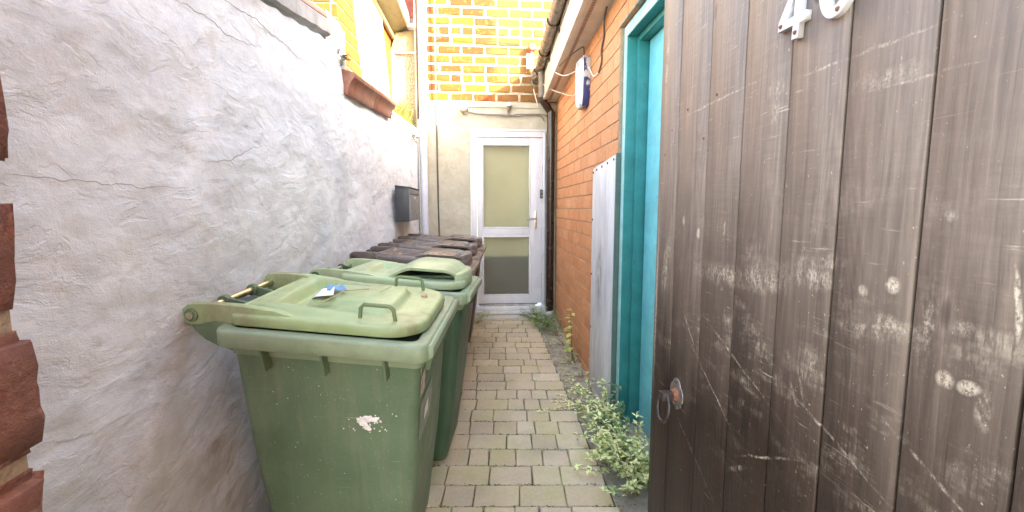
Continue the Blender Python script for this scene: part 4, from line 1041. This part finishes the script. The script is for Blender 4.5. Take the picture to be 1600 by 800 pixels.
def make_bin(kind, W=HY):
    root = bpy.data.objects.new('wheelie_bin', None); root.empty_display_size = .05; COL.objects.link(root)
    body_m, rim_m, lid_m, rod_m = {'g1': (M['green_body'], M['green_rim'], M['green_lid'], M['brass_rod']), 'g2': (M['green_dark'], M['green_rim'], M['green_lid2'], M['green_rim']),
                            'b': (M['brown_body'], M['bin_rim_brown'], M['brown_lid'], M['black_plastic'])}[kind]
    # body: tapering rounded box
    rs = []
    lv = [(0.03, -0.262, 0.215, W - .11, .04), (0.06, -0.27, 0.225, W - .10, .045), (0.12, -0.275, 0.235, W - .095, .05), (0.5, -0.332, 0.288, W - .080, .05), (0.80, -0.345, 0.315, W - .066, .045), (1.0, -0.352, 0.332, W - .058, .04)]
    for (t, x0, x1, hy, r) in lv:
        rs.append([(x, y, t if t < 0.99 else rimz(x) - .05) for x, y in rrect(x0, x1, -hy, hy, r, 6)])
    MB().rings(rs).build('body', body_m, root, local=True)
    o0 = rrect(-HX, HX, -W, W, 0.045, 7); i0 = rrect(-HX + .045, HX - .045, -W + .045, W - .045, 0.03, 7)
    i1 = rrect(-.35, .335, -W + .05, W - .05, 0.03, 7); m0 = rrect(-HX + .004, HX - .004, -W + .004, W - .004, 0.043, 7); m1 = rrect(-HX + .012, HX - .012, -W + .012, W - .012, 0.04, 7)
    MB().rings([[(x, y, rimz(x) - .045) for x, y in i1], [(x, y, rimz(x) - .058) for x, y in m1], [(x, y, rimz(x) - .060) for x, y in m0], [(x, y, rimz(x) - .053) for x, y in o0], [(x, y, rimz(x) - .010) for x, y in o0], [(x, y, rimz(x) - .002) for x, y in m0], [(x, y, rimz(x)) for x, y in m1], [(x, y, rimz(x) - .002) for x, y in i0], [(x, y, rimz(x) - .10) for x, y in i1]], False, False).build('rim', rim_m, root, local=True)
    # front comb lip
    m = MB(); m.prism([(HX - .004, RIM_F - .055), (HX + .014, RIM_F - .045), (HX + .016, RIM_F - .012), (HX + .006, RIM_F - .004), (HX - .004, RIM_F - .006)], 'y', -W + .03, W - .03); m.build('comb_lip', rim_m, root, 0.003, local=True)
    # gussets under the rim
    for sy in (-1, 1):
        for gx in (-0.21, 0.0, 0.215):
            z = rimz(gx) - .058; y1 = sy * (W - .075); y2 = sy * (W - .006)
            m = MB(); m.hexa([(gx - .004, y1, z - .085), (gx + .004, y1, z - .085), (gx + .004, sy * (W - .024), z - .085), (gx - .004, sy * (W - .024), z - .085), (gx - .004, y1 - sy * .01, z), (gx + .004, y1 - sy * .01, z), (gx + .004, y2, z), (gx - .004, y2, z)])
            m.build('gusset', body_m, root, 0.002, local=True)
    for gy in (-0.15, 0.15):
        m = MB(); z = RIM_F - .066; m.hexa([(0.30, gy - .004, z - .085), (0.338, gy - .004, z - .085), (0.338, gy + .004, z - .085), (0.30, gy + .004, z - .085), (0.30, gy - .004, z), (0.362, gy - .004, z), (0.362, gy + .004, z), (0.30, gy + .004, z)]); m.build('gusset', body_m, root, 0.002, local=True)
    # side bracket holding the axle, rod and collars
    for sy in (-1, 1):
        m = MB(); yb_ = sy * (W - .075); m.prism([(-.33, 0.985), (-.33, RIM_B - .06), (-.36, RIM_B), (-.49, RIM_B + .02), (-.492, RIM_B), (-.475, RIM_B - .030), (-.445, RIM_B - .058), (-.40, RIM_B - .082)], 'y', yb_ - .008, yb_ + .008); m.build('axle_bracket', body_m, root, 0.003, local=True)
    zz = rimz(-.478) + .022
    MB().tube([(-.478, -W + .05, zz), (-.478, W - .05, zz)], 0.013, 14).build('rod', rod_m, root, local=True)
    for gy in (-W + .07, -0.085, 0.085, W - .07):
        m = MB(); m.tube([(-.478, gy - .012, zz), (-.478, gy + .012, zz)], 0.024, 16); m.prism([(-.478, zz - .02), (-.34, rimz(-.34) - .03), (-.34, rimz(-.34) + .015), (-.478, zz + .018)], 'y', gy - .006, gy + .006); m.build('hinge_collar', body_m, root, 0.002, local=True)
    # wheels
    m = MB(); m.tube([(-.27, -W + .03, 0.10), (-.27, W - .03, 0.10)], 0.011, 10); m.build('wheel_axle', M['steel'], root, local=True)
    for sy in (-1, 1):
        yy = sy * (W - .045); m = MB(); m.rings([[(-.27 + r * math.cos(t * math.pi / 12), yy + dy, 0.10 + r * math.sin(t * math.pi / 12)) for t in range(24)] for r, dy in ((.06, -.02), (.09, -.02), (.098, -.012), (.098, .012), (.09, .02), (.06, .02))])
        wh = m.build('wheel', M['black_plastic'], root, local=True)
    if kind == 'g1':
        lid = build_lid(lid_hf1, lid_m, root, 1, W - .045)
        for (sy) in (-1, 1):
            y = sy * (W - .105); xa, xb_ = 0.105, 0.235
            def lz(x): return rimz(x) + lid_hf1(x, y)
            m = MB(); m.tube([(xa, y, lz(xa) - .01), (xa + .006, y, lz(xa) + .038), (xa + .018, y, lz(xa) + .050), (xb_ - .018, y, lz(xb_) + .052), (xb_ - .006, y, lz(xb_) + .040), (xb_, y, lz(xb_) - .01)], 0.0075, 8)
            m.build('lid_handle', M['olive'], root, local=True)
    else:
        lid = build_lid(lid_hf2, lid_m, root, 2, W - .045)
        # arched hand-hold: a shell over the front half, open at both sides
        def arch(x):
            return 0.045 + (0.078 if kind == 'g2' else 0.050) * sstep(-0.14, 0.06, x) * (1 - sstep(0.22, 0.365, x) * 0.75) + 0.005
        m = MB(); NX, NY_ = 30, 16; up = []; lo = []
        for i in range(NX + 1):
            x = -0.15 + 0.49 * i / NX
            hw = (W - .075) * (1 - 0.45 * max(0, (x - .18) / .16) ** 2)
            ru = []; rl = []
            for j in range(NY_ + 1):
                t = -1 + 2 * j / NY_; z = rimz(x) + arch(x) - 0.016 * t ** 4 - 0.004 * t * t
                ru.append((x, t * hw, z)); rl.append((x, t * hw * .99, z - 0.014))
            up.append(ru); lo.append(rl)
        vs = [p for r in up for p in r] + [p for r in lo for p in r]; nn = NY_ + 1; off = (NX + 1) * nn; fs = []
        for i in range(NX):
            for j in range(NY_):
                a = i * nn + j; fs.append((a, a + nn, a + nn + 1, a + 1)); fs.append((off + a, off + a + 1, off + a + nn + 1, off + a + nn))
        for i in range(NX):
            for j in (0, NY_): a = i * nn + j; fs.append((a, a + nn, off + a + nn, off + a))
        for j in range(NY_):
            for i in (0, NX): a = i * nn + j; fs.append((a, a + 1, off + a + 1, off + a))
        m.add(vs, fs, True); m.build('hand_hold', lid_m, root, local=True)
        m = MB(); m.box(-0.02, 0.28, -(W - .13), W - .13, rimz(0.1) + 0.045, rimz(0.1) + .060); m.build('recess', M['green_dark'] if kind == 'g2' else M['black_plastic'], root, 0.004, local=True)
        # front nose under the shell
        m = MB(); rs = []
        for (s_, z) in ((1.0, 0.03), (1.0, 0.060), (0.96, 0.085), (0.85, 0.092)):
            rs.append([(0.285 + 0.065 * s_ * math.cos(R(t)), (W - .115) * s_ * math.sin(R(t)), RIM_F + z) for t in range(-90, 91, 12)])
        m.rings(rs); m.build('nose', lid_m, root, local=True)
    return root
def place_bin(o, corner, yaw, tilt=0.0, W=HY, zc=0.0, zs_=1.0):
    """puts the near front rim corner over the given point of the passage"""
    rot = Matrix.Rotation(yaw, 4, 'Z') @ Matrix.Rotation(tilt, 4, 'X'); o.scale = (1, 1, zs_)
    c = rot @ Vector((HX, -W, (RIM_F - .06) * zs_)); o.rotation_euler = rot.to_euler()
    low = min((rot @ Vector((a, b, .03))).z for a in (-.235, .215) for b in (-(W - .10), W - .10)) if tilt else 0.004
    x, y = corner[0] - c.x, corner[1] - c.y
    o.location = (x, y, gz(y) + (0.004 - low if tilt else 0.0) + zc)
b1 = make_bin('g1', 0.315); place_bin(b1, (-0.185, 1.385), R(-6.0), R(4.0), 0.315, 0.0, 1.04)
tag(b1, 'nearest green wheelie bin with faded lid, two wire handles and white paint splat', 'wheelie bin', 'wheelie bins lined up along the left wall')
b2 = make_bin('g2', 0.305); place_bin(b2, (-0.079, 2.19), R(-6.5), 0, 0.305)
tag(b2, 'second green wheelie bin with a pale arched lid, just behind the nearest bin', 'wheelie bin', 'wheelie bins lined up along the left wall')
b3 = make_bin('b', 0.29); place_bin(b3, (-0.075, 2.93), R(-4.5), 0, 0.29, 0.004)
tag(b3, 'dark brown wheelie bin directly behind the two green bins', 'wheelie bin', 'wheelie bins lined up along the left wall')
for (c, yw, lab) in (((-0.030, 3.57), R(-3.0), 'dark brown wheelie bin in the middle of the three dark ones'), ((0.015, 4.20), R(-3.0), 'dark brown wheelie bin farthest from the gate, nearest the white door')):
    o = copy_tree(b3); place_bin(o, c, yw, 0, 0.29, 0.002); tag(o, lab, 'wheelie bin')
# paint splat, stickers and label on the nearest bin, rubbish lying on its lid
def on_side(x, z, d=0.0):
    W = 0.315; hy = (W - .080) + .014 * (z - .5) / .3 if z < .8 else (W - .066) + .008 * (z - .8) / .2
    return (x, -hy - d, z)
rs_ = random.Random(4); m = MB()
def flake(m, cx, cz, r, f, d=0.0012):
    n = 14; c0 = on_side(cx, cz, d + .0015); ring = []
    for k in range(n):
        t = 2 * math.pi * k / n; rr = r * (0.6 + 0.55 * rs_.random()); ring.append(on_side(cx + rr * math.cos(t), cz + rr * math.sin(t) * f, d * .3))
    m.add([c0] + ring, [(0, 1 + k, 1 + (k + 1) % n) for k in range(n)])
for (cx, cz, r, f) in ((0.105, 0.728, .020, 1.0), (0.125, 0.742, .020, .8), (0.150, 0.738, .017, .7), (0.118, 0.712, .015, 1.1), (0.128, 0.700, .010, 1.0), (0.097, 0.738, .013, .9), (0.162, 0.744, .009, .7), (0.172, 0.732, .006, 1)):
    flake(m, cx, cz, r, f, 0.0012 + .0004 * rs_.random())
for k in range(26): flake(m, 0.13 + rs_.gauss(0, .035), 0.728 + rs_.gauss(0, .022), 0.002 + .002 * rs_.random(), 1)
o = m.build('paint_splat', M['splat'], b1, local=True); tag(o, kind='stuff')
m = MB()
for k in range(50): flake(m, rs_.uniform(-.24, .25), rs_.uniform(.35, .95), 0.0008 + .0014 * rs_.random() ** 3, 1)
o = m.build('paint_specks', M['splat'], b1, local=True); tag(o, kind='stuff')
def on_front(y, z, d=0.002): 
    x = 0.315 + 0.017 * (z - .8) / .2 if z > .8 else 0.288 + 0.027 * (z - .5) / .3
    return (x + d, y, z)
for (y0, y1, z0, z1, mt) in ((-0.235, -0.17, 0.815, 0.905, M['sticker']), (-0.225, -0.03, 0.64, 0.80, simple('faded_grey_label', (0.24, 0.27, 0.21), 0.5, var=0.4, scale=30)), (-0.16, -0.10, 0.69, 0.75, M['splat'])):
    m = MB(); d = 0.003 if mt is not M['splat'] else 0.005
    m.add([on_front(y0, z0, d), on_front(y1, z0 + .01, d), on_front(y1, z1, d), on_front(y0, z1 - .015, d)], [(0, 1, 2, 3)]); m.build('label', mt, b1, local=True)
for (y0, y1, z0, z1) in ((-0.205, -0.19, 0.92, 0.955), (-0.24, -0.232, 0.90, 0.93)):
    m = MB(); m.add([on_front(y0, z0), on_front(y1, z0), on_front(y1, z1), on_front(y0, z1)], [(0, 1, 2, 3)]); m.build('label', M['sticker'], b1, local=True)

Mb1 = Matrix.Translation(b1.location) @ b1.rotation_euler.to_matrix().to_4x4() @ Matrix.Diagonal((1, 1, 1.04, 1))
def lidpt(x, y, h): return Mb1 @ Vector((x, y, rimz(x) + lid_hf1(x, y) + h))
def sheet_obj(name, x0, x1, y0, y1, mat, label, cat, h=0.004, curl=0.01, sk=0.0):
    m = MB(); n = 8; vs = []
    for j in range(n + 1):
        for i in range(n + 1):
            u, v = i / n, j / n; x = x0 + (x1 - x0) * u + sk * v; y = y0 + (y1 - y0) * v
            vs.append(lidpt(x, y, h + curl * (abs(math.sin(u * 4.1)) * v + u * u)))
    top = [(j*(n+1)+i, j*(n+1)+i+1, (j+1)*(n+1)+i+1, (j+1)*(n+1)+i) for j in range(n) for i in range(n)]
    m.add(vs, top, True); o = m.build(name, mat); md = o.modifiers.new('t', 'SOLIDIFY'); md.thickness = 0.0006; return tag(o, label, cat)
sheet_obj('leaflet', -0.115, -0.030, -0.115, -0.035, M['paper_white'], 'crumpled white leaflet lying on the nearest green bin lid', 'leaflet', 0.004, 0.010, -0.03)
sheet_obj('leaflet', -0.080, 0.000, -0.060, -0.005, M['paper_blue'], 'folded blue printed leaflet lying on the nearest green bin lid', 'leaflet', 0.012, 0.008, -0.04)
m = MB(); m.tube([lidpt(-0.06, -0.15, .004), lidpt(-0.01, -0.06, .015), lidpt(0.05, 0.03, .008)], 0.0022, 6); o = m.build('twig', simple('dry_stick', (0.40, 0.36, 0.18), 0.7)); tag(o, 'pale thin stick lying across the rubbish on the nearest lid', 'twig')
m = MB(); m.tube([lidpt(0.10, 0.02, .003), lidpt(0.13, 0.08, .012)], 0.0018, 6); o = m.build('twig', simple('dry_stem', (0.48, 0.45, 0.25), 0.7)); tag(o, 'short dry stem lying near the scribble on the nearest lid', 'twig')
m = MB(); m.rings([[tuple(lidpt(0.265 + r * math.cos(t * .7), 0.10 + r * math.sin(t * .7) * 1.3, h)) for t in range(9)] for r, h in ((.014, .0), (.013, .006), (.006, .010))]); o = m.build('pebble', simple('pinkish_pebble', (0.40, 0.26, 0.18), 0.8)); tag(o, 'small brown lump lying by the far handle of the nearest lid', 'pebble')

# ------------------------------------------------------------------ open plank gate on the right
gate = empty('plank_gate', (0.60, 0.40, 0.05), label='dark weathered wooden plank gate standing open along the right edge of the picture', cat='gate')
GX = 0.60
bounds = [1.390, 1.258, 1.090, 0.941, 0.796, 0.667, 0.531, 0.405, 0.29]
rn = random.Random(21)
for k in range(len(bounds) - 1):
    y1, y0 = bounds[k], bounds[k + 1]; gap = 0.0016 if k < 2 else 0.0024
    m = MB(); dx = rn.uniform(-.0012, .0012)
    for (xa_, xb_, in_) in ((GX + dx, GX + dx + .0070, 0.0), (GX + dx + .0071, GX + dx + .022, 0.0102 - gap)):
        m.box(xa_, xb_, y0 + gap + in_, y1 - gap - in_, 0.07, 2.38)
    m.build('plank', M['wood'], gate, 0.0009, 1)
    if k: MB().box(GX + .0075, GX + .016, y1 - .010, y1 + .010, 0.08, 2.37).build('tongue', M['dark_gap'], gate)
for (z0, z1) in ((0.28, 0.40), (1.15, 1.27), (2.05, 2.17)):
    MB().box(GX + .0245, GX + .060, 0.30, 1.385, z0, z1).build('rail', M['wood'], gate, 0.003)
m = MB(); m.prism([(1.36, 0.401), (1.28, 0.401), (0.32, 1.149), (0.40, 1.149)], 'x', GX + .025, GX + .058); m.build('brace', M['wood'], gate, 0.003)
for (y, z) in ((1.205, 1.832), (1.30, 1.79), (1.055, 1.835), (1.11, 1.735), (1.345, 1.72)):
    MB().tube([(GX + .001, y, z), (GX - .0015, y, z)], 0.0035, 8).build('nail', M['rust'], gate)
# latch: scalloped rose plate, square boss and ring
la = empty('ring_latch', (GX, 1.205, 0.975)); la.parent = gate; la.matrix_parent_inverse = Matrix.Translation(gate.location).inverted()
n = 48; ring = []
for k in range(n):
    t = 2 * math.pi * k / n; r = 0.036 * (1 + 0.22 * abs(math.cos(2 * t)) ** 0.7 - 0.07)
    ring.append((1.200 + r * math.cos(t), 0.978 + r * 1.18 * math.sin(t)))
m = MB(); m.prism(ring, 'x', GX - .004, GX - .0005); m.build('latch_plate', simple('tarnished_steel', (0.42, 0.37, 0.34), 0.42, metal=0.8, var=0.3, scale=40), la, 0.001)
for (a, b) in ((0.0, 0.040), (-0.030, -0.028), (0.030, -0.025), (0, -0.040)):
    MB().tube([(GX - .004, 1.200 + a, 0.978 + b), (GX - .009, 1.200 + a, 0.978 + b)], [0.007, 0.004], 10).build('screw', M['iron'], la)
MB().tube([(GX - .004, 1.203, 0.972), (GX - .016, 1.203, 0.972)], [0.022, 0.015], 16).build('rust_collar', M['rust'], la)
MB().box(GX - .052, GX - .0165, 1.187, 1.217, 0.960, 0.984).build('boss', M['iron'], la, 0.003)
pts = []
for k in range(40):
    t = 2 * math.pi * k / 40; pts.append((GX - .042 + 0.006 * math.cos(t), 1.202 + 0.037 * math.sin(t), 0.935 + 0.043 * math.cos(t)))
MB().tube(pts, 0.0052, 12, closed=True).build('ring', M['iron'], la)
# house number 40, white plastic figures with rusty screws (tilted slightly)
def digit_obj(name, outline, holes, label, cat='house number'):
    cu = bpy.data.curves.new(name, 'CURVE'); cu.dimensions = '2D'; cu.fill_mode = 'BOTH'; cu.extrude = 0.005; cu.bevel_depth = 0.0008
    for pts in [outline] + holes:
        sp = cu.splines.new('POLY'); sp.points.add(len(pts) - 1); sp.use_cyclic_u = True
        for i, (a, b) in enumerate(pts): sp.points[i].co = (a, b, 0, 1)
    tmp = bpy.data.objects.new('t', cu); COL.objects.link(tmp)
    dg = bpy.context.evaluated_depsgraph_get(); me = bpy.data.meshes.new_from_object(tmp.evaluated_get(dg)); bpy.data.objects.remove(tmp)
    me.materials.clear(); me.materials.append(M['upvc']); o = bpy.data.objects.new(name, me); COL.objects.link(o)
    # local x -> world -y, local y -> world z, local z -> world -x
    return tag(o, label, cat)
def stand(o, y, z, tilt):
    o.matrix_world = Matrix.Translation((GX - .0062, y, z)) @ Matrix(((0, 0, -1, 0), (-1, 0, 0, 0), (0, 1, 0, 0), (0, 0, 0, 1))) @ Matrix.Rotation(tilt, 4, 'Z')
four = [(0.040, 0.0), (0.055, 0.0), (0.055, 0.026), (0.070, 0.026), (0.070, 0.041), (0.055, 0.041), (0.055, 0.115), (0.042, 0.115), (0.0, 0.043), (0.0, 0.026), (0.040, 0.026)]
fhole = [(0.040, 0.041), (0.017, 0.041), (0.040, 0.083)]
n4 = digit_obj('number_four', four, [fhole], 'white plastic figure 4 screwed to the top of the plank gate'); stand(n4, 0.825, 1.868, R(-3))
def oval(cx, cy, rx, ry, n=40): return [(cx + rx * math.cos(2 * math.pi * k / n), cy + ry * math.sin(2 * math.pi * k / n)) for k in range(n)]
n0 = digit_obj('number_zero', oval(.036, .058, .036, .058), [oval(.036, .058, .019, .041)[::-1]], 'white plastic figure 0 with a rusty screw at the top of the plank gate'); stand(n0, 0.727, 1.868, R(-3))
for (o, pts) in ((n4, ((0.007, 0.034), (0.048, 0.010))), (n0, ((0.044, 0.010),))):
    for (a, b) in pts:
        m = MB(); m.tube([(a, b, 0.0058), (a, b, 0.0085)], [0.0042, 0.0028], 12); s_ = m.build('screw', M['rust'], None); s_.parent = o
# gate post hidden beside the camera, for the hinges
gp_ = MB(); gp_.box(GX + .025, 0.93, 0.02, 0.285, -0.1, 2.5); o = gp_.build('gate_post', M['brickwork']); tag(o, 'brick gate post behind the hinge side of the open plank gate', 'post')

# ------------------------------------------------------------------ weeds
def leaf(m, base, d, up, l, wd, fold=0.25, droop=0.2):
    d = d.normalized(); s_ = d.cross(up); s_ = s_.normalized() if s_.length > 1e-4 else Vector((1, 0, 0)); u = s_.cross(d).normalized()
    p0 = base; pm = base + d * l * .5 - u * droop * l * .12; p2 = base + d * l * .95 - u * droop * l * .5
    a1 = base + d * l * .28 + s_ * wd * .42 + u * fold * wd; b1_ = base + d * l * .28 - s_ * wd * .42 + u * fold * wd
    a2 = pm + d * l * .08 + s_ * wd * .48 + u * fold * wd * .8; b2_ = pm + d * l * .08 - s_ * wd * .48 + u * fold * wd * .8
    m.add([p0, a1, a2, p2, b2_, b1_, pm], [(0, 6, 1), (1, 6, 2), (2, 6, 3), (3, 6, 4), (4, 6, 5), (5, 6, 0)], True)
def weed(name, label, base, stems, leafm, ls=0.03, seed=1, whorl=5, nodes=6, lw=0.38, cat='weed', spread=0.5, droop=0.3, second=None):
    r = random.Random(seed); root = empty(name, base, label=label, cat=cat); ms = MB(); ml = MB(); ml2 = MB()
    for (dx, dy, dz, length) in stems:
        p = Vector(base) + Vector((r.uniform(-.02, .02), r.uniform(-.02, .02), 0)); d = Vector((dx, dy, dz)).normalized()
        pts = [p.copy()]; nn = max(3, int(nodes * length / 0.25)); st = length / nn
        for k in range(nn):
            d = (d + Vector((r.uniform(-.25, .25), r.uniform(-.25, .25), r.uniform(-.18, .2) - droop * .25))).normalized(); p = p + d * st
            if p.x > XR(p.y) - .03: p.x = XR(p.y) - .03
            p.z = max(p.z, gz(p.y) + .012); pts.append(p.copy())
            if k >= nn * 0.15:
                top = k == nn - 1; wn_ = whorl + (3 if top else 0)
                for q in range(wn_):
                    a = r.uniform(0, 6.28); el = r.uniform(-.1, .7) if not top else r.uniform(.0, .9)
                    ld = Vector((math.cos(a), math.sin(a), el)); L_ = ls * r.uniform(.55, 1.15) * (1.0 if not top else .9)
                    base_ = p + Vector((r.uniform(-1, 1), r.uniform(-1, 1), r.uniform(-1, 1))) * ls * spread * .6
                    if base_.x + ld.x * L_ > XR(p.y) - .004: ld.x = -abs(ld.x)
                    leaf(ml2 if (second and r.random() < .35) else ml, base_, ld, Vector((0, 0, 1)), L_, L_ * lw * r.uniform(.8, 1.2), 0.2, droop)
        ms.tube(pts, [0.0026 * (1 - .6 * i / len(pts)) for i in range(len(pts))], 4, cap=False)
    ms.build('stem', M['stem'], root); o = ml.build('foliage', leafm, root); tag(o, kind='stuff')
    if second: o = ml2.build('foliage', second, root); tag(o, kind='stuff')
    return root
def fan(n, seed, L, dirx=-0.3, diry=0.0, sp=0.8, up=1.0):
    r = random.Random(seed); return [(dirx + r.uniform(-sp, sp), diry + r.uniform(-sp, sp), up * r.uniform(.5, 1.2), L * r.uniform(.5, 1.1)) for _ in range(n)]
weed('leafy_weed', 'dense pale green weed growing at the foot of the teal door beside the gate', (0.83, 2.30, .05), fan(20, 1, 0.36), M['leaf_y'], 0.042, 1, 6, second=M['leaf_g'])
weed('leafy_weed', 'lowest pale green weed at the bottom edge of the picture beside the gate', (0.80, 2.02, .04), fan(17, 2, 0.30), M['leaf_y'], 0.042, 2, 6, second=M['leaf_g'])
weed('leafy_weed', 'pale green weed in front of the metal sheet spreading over the paving edge', (0.84, 2.72, .055), fan(18, 3, 0.34), M['leaf_y'], 0.038, 3, 6, second=M['leaf_g'])
weed('trailing_weed', 'thin yellow green weed trailing left across the pavers from the metal sheet', (0.82, 2.95, .07), [(-1, .1, .25, .42), (-1, -.05, .35, .36), (-.9, .25, .30, .30), (-1, -.3, .2, .30), (-.8, .0, .6, .25)], M['leaf_y'], 0.026, 4, 5, droop=0.15)
weed('dark_leafed_weed', 'taller weed with larger blue green leaves against the turquoise door', (0.93, 2.52, .06), [(.1, .1, 1, .34), (-.15, .0, 1, .30), (-.3, .2, 1, .26), (.2, -.1, 1, .28), (-.1, -.2, 1, .22)], M['leaf_d'], 0.062, 5, 4, nodes=5, lw=.36, droop=.7)
weed('creeping_weed', 'sparse creeping weed at the base of the brick wall between sheet and yellow plant', (0.86, 3.45, .075), [(-.6, .4, .3, .2), (-.3, -.6, .4, .22), (-.2, .9, .4, .22), (-.8, 0, .3, .16), (0, .5, .9, .14)], M['leaf_g'], 0.022, 6, 5, second=M['leaf_y'])
weed('creeping_weed', 'low weed hugging the brick wall just beyond the yellow leaved plant', (0.86, 4.25, .09), [(-.6, .4, .3, .22), (-.3, -.6, .4, .25), (-.2, .9, .4, .25), (-.5, .2, .6, .2), (-.3, -.2, .9, .2), (-.8, 0, .3, .16)], M['leaf_g'], 0.028, 16, 5, second=M['leaf_y'])
weed('bushy_weed', 'bushy green weed clump around the foot of the dark drainpipe', (0.80, 4.93, .105), fan(30, 7, 0.26, -.2, 0, 1.0, .8), M['leaf_g'], 0.040, 7, 6, second=M['leaf_d'])
weed('bushy_weed', 'green weed growing against the right end of the white door step', (0.70, 5.18, .11), fan(18, 8, 0.24, -.1, -.1, .9, .9), M['leaf_g'], 0.032, 8, 5, second=M['leaf_d'])
weed('small_weed', 'small weed tuft at the left end of the white door step by the bins', (-0.06, 5.12, .11), fan(16, 9, 0.24, 0.2, -.2, .9, .9), M['leaf_g'], 0.030, 9, 5, second=M['leaf_y'])
weed('wall_sprig', 'tiny green sprig on the white wall below the letterbox near the corner pipe', (-0.745, 4.95, 1.17), [(.3, -.3, 1, .10), (.5, .2, .8, .09), (0.1, -.6, .8, .09)], M['leaf_g'], 0.032, 10, 3, nodes=8)
weed('wall_tuft', 'dark moss tuft in a hole high on the white wall left of the clay coping', (XL(3.02) + .01, 2.99, 2.56), [(.5, -.3, -.2, .05), (.6, .2, -.3, .05), (.6, 0, .2, .04), (.4, -.2, .4, .04), (.4, .1, -.8, .08)], M['leaf_d'], 0.020, 11, 7, nodes=30, cat='moss')
weed('wall_tuft', 'small fern tuft on the wall face just below the sunlit cap', (XL(5.05) + .01, 5.0, 2.40), [(.5, -.3, -.4, .12), (.5, .1, -.6, .14), (.6, 0, .3, .08), (.3, .2, -1, .1)], M['leaf_d'], 0.035, 12, 4, nodes=14, cat='weed')
weed('wall_tuft', 'little weed behind the brown clay coping on the wall top', (XL(3.75) - .07, 3.72, 2.55), [(.3, .1, .5, .08), (-.1, .3, .6, .09), (.3, .6, .3, .12)], M['leaf_dry'], 0.020, 17, 4, nodes=20, cat='weed')
weed('leafy_weed', 'pale weed stems rising tallest against the turquoise door by the gate edge', (0.88, 2.12, .05), fan(11, 22, 0.34, -.15, 0, .6, 1.2), M['leaf_y'], 0.040, 22, 6, second=M['leaf_g'])
weed('creeping_weed', 'low creeping weed against the foot of the metal sheet', (0.85, 3.15, .07), fan(10, 41, 0.20, -.5, 0.2, .7, .5), M['leaf_y'], 0.026, 41, 5, second=M['leaf_g'])
weed('creeping_weed', 'small weed rooted under the yellow leaved plant by the bricks', (0.86, 3.78, .08), fan(9, 42, 0.18, -.4, 0.1, .7, .6), M['leaf_g'], 0.026, 42, 5, second=M['leaf_y'])
weed('creeping_weed', 'green weed at the brick wall foot just before the drainpipe clump', (0.85, 4.58, .10), fan(12, 43, 0.20, -.4, 0.1, .8, .7), M['leaf_g'], 0.030, 43, 5, second=M['leaf_d'])
# dry grassy weeds on the sunlit wall top
r = random.Random(31); root = empty('dry_weeds', (-0.95, 5.05, 2.53), label='dry yellow green weeds standing on the sunlit wall top before the pebbledash', cat='weed'); m = MB()
for k in range(700):
    y = r.uniform(4.70, 5.36); b = Vector((XL(y) - r.uniform(.05, .17), y, top_far(y) + .05)); d = Vector((r.uniform(-.5, .5), r.uniform(-.5, .35), 1)).normalized(); L_ = r.uniform(.08, .28) * (.5 + .6 * (y > 4.9))
    s_ = d.cross(Vector((0, 1, 0))).normalized() * .0035
    t = b + d * L_; m.add([b - s_, b + s_, b + d * L_ * .6 + s_ + Vector((.004, 0, 0)), t], [(0, 1, 2), (0, 2, 3)])
    for q in range(3): leaf(m, b + d * L_ * r.uniform(.3, 1), Vector((r.uniform(-1, 1), r.uniform(-1, .4), r.uniform(0, 1))), Vector((0, 0, 1)), .018, .007)
o = m.build('blades', M['leaf_dry'], root); tag(o, kind='stuff')
# young broad-leaved plant against the bricks: every leaf a part
bp = empty('broad_leaved_seedling', (0.87, 3.85, .085), label='young plant with broad yellow green leaves against the orange bricks', cat='plant')
MB().tube([(0.87, 3.85, .08), (0.855, 3.84, .25), (0.85, 3.86, .42), (0.84, 3.87, .56)], [.006, .005, .004, .003], 6).build('stem', M['stem'], bp)
r = random.Random(8); lmy = simple('bright_yellow_green_leaf', (0.50, 0.55, 0.16), 0.45, var=0.2, scale=12)
for k in range(17):
    z = .16 + .41 * k / 16; a = k * 2.4 + r.uniform(-.3, .3); d = Vector((-abs(math.cos(a)) if math.cos(a) > .2 else math.cos(a), math.sin(a), r.uniform(.0, .5)))
    L_ = .10 * (1.1 - .45 * k / 16) * r.uniform(.8, 1.1); m = MB(); leaf(m, Vector((.855, 3.855, z)), d, Vector((0, 0, 1)), L_, L_ * .52, .12, .5); m.build('leaf', lmy, bp)
# dead leaves and grit along the concrete strip
r = random.Random(77); m = MB()
for k in range(420):
    y = r.uniform(1.9, 5.3); x = r.choice([r.gauss(.70, .02), r.uniform(.68, .92)]); z = gz(y) + .004; s_ = r.uniform(.003, .010); a = r.uniform(0, 6.3)
    m.add([(x + s_ * math.cos(a + t), y + s_ * math.sin(a + t) * .8, z + r.uniform(0, .006)) for t in (0, 1.6, 3.1, 4.7)], [(0, 1, 2, 3)])
o = m.build('leaf_litter', M['stem']); tag(o, 'brown leaf litter along the right edge of the pavers', 'leaf litter', kind='stuff')
# moss in the joints
r = random.Random(78); m = MB()
for k in range(2600):
    y = r.uniform(1.9, 5.3); row = round((y - y_ref) / pitch); x = r.uniform(-.3, .69); yy = y_ref + pitch * row - .07 * x + r.gauss(0, .004)
    z = gz(yy) - .006 + r.uniform(0, .010); s_ = r.uniform(.002, .0055); a = r.uniform(0, 6.3)
    m.add([(x + s_ * math.cos(a + t) * 1.6, yy + s_ * math.sin(a + t) * .7, z) for t in (0, 2.1, 4.2)] + [(x, yy, z + s_)], [(0, 1, 3), (1, 2, 3), (2, 0, 3)])
o = m.build('joint_moss', simple('dark_joint_moss', (0.10, 0.10, 0.045), 0.95, var=0.4)); tag(o, 'dark moss and grit in the joints of the block paving', 'moss', kind='stuff')
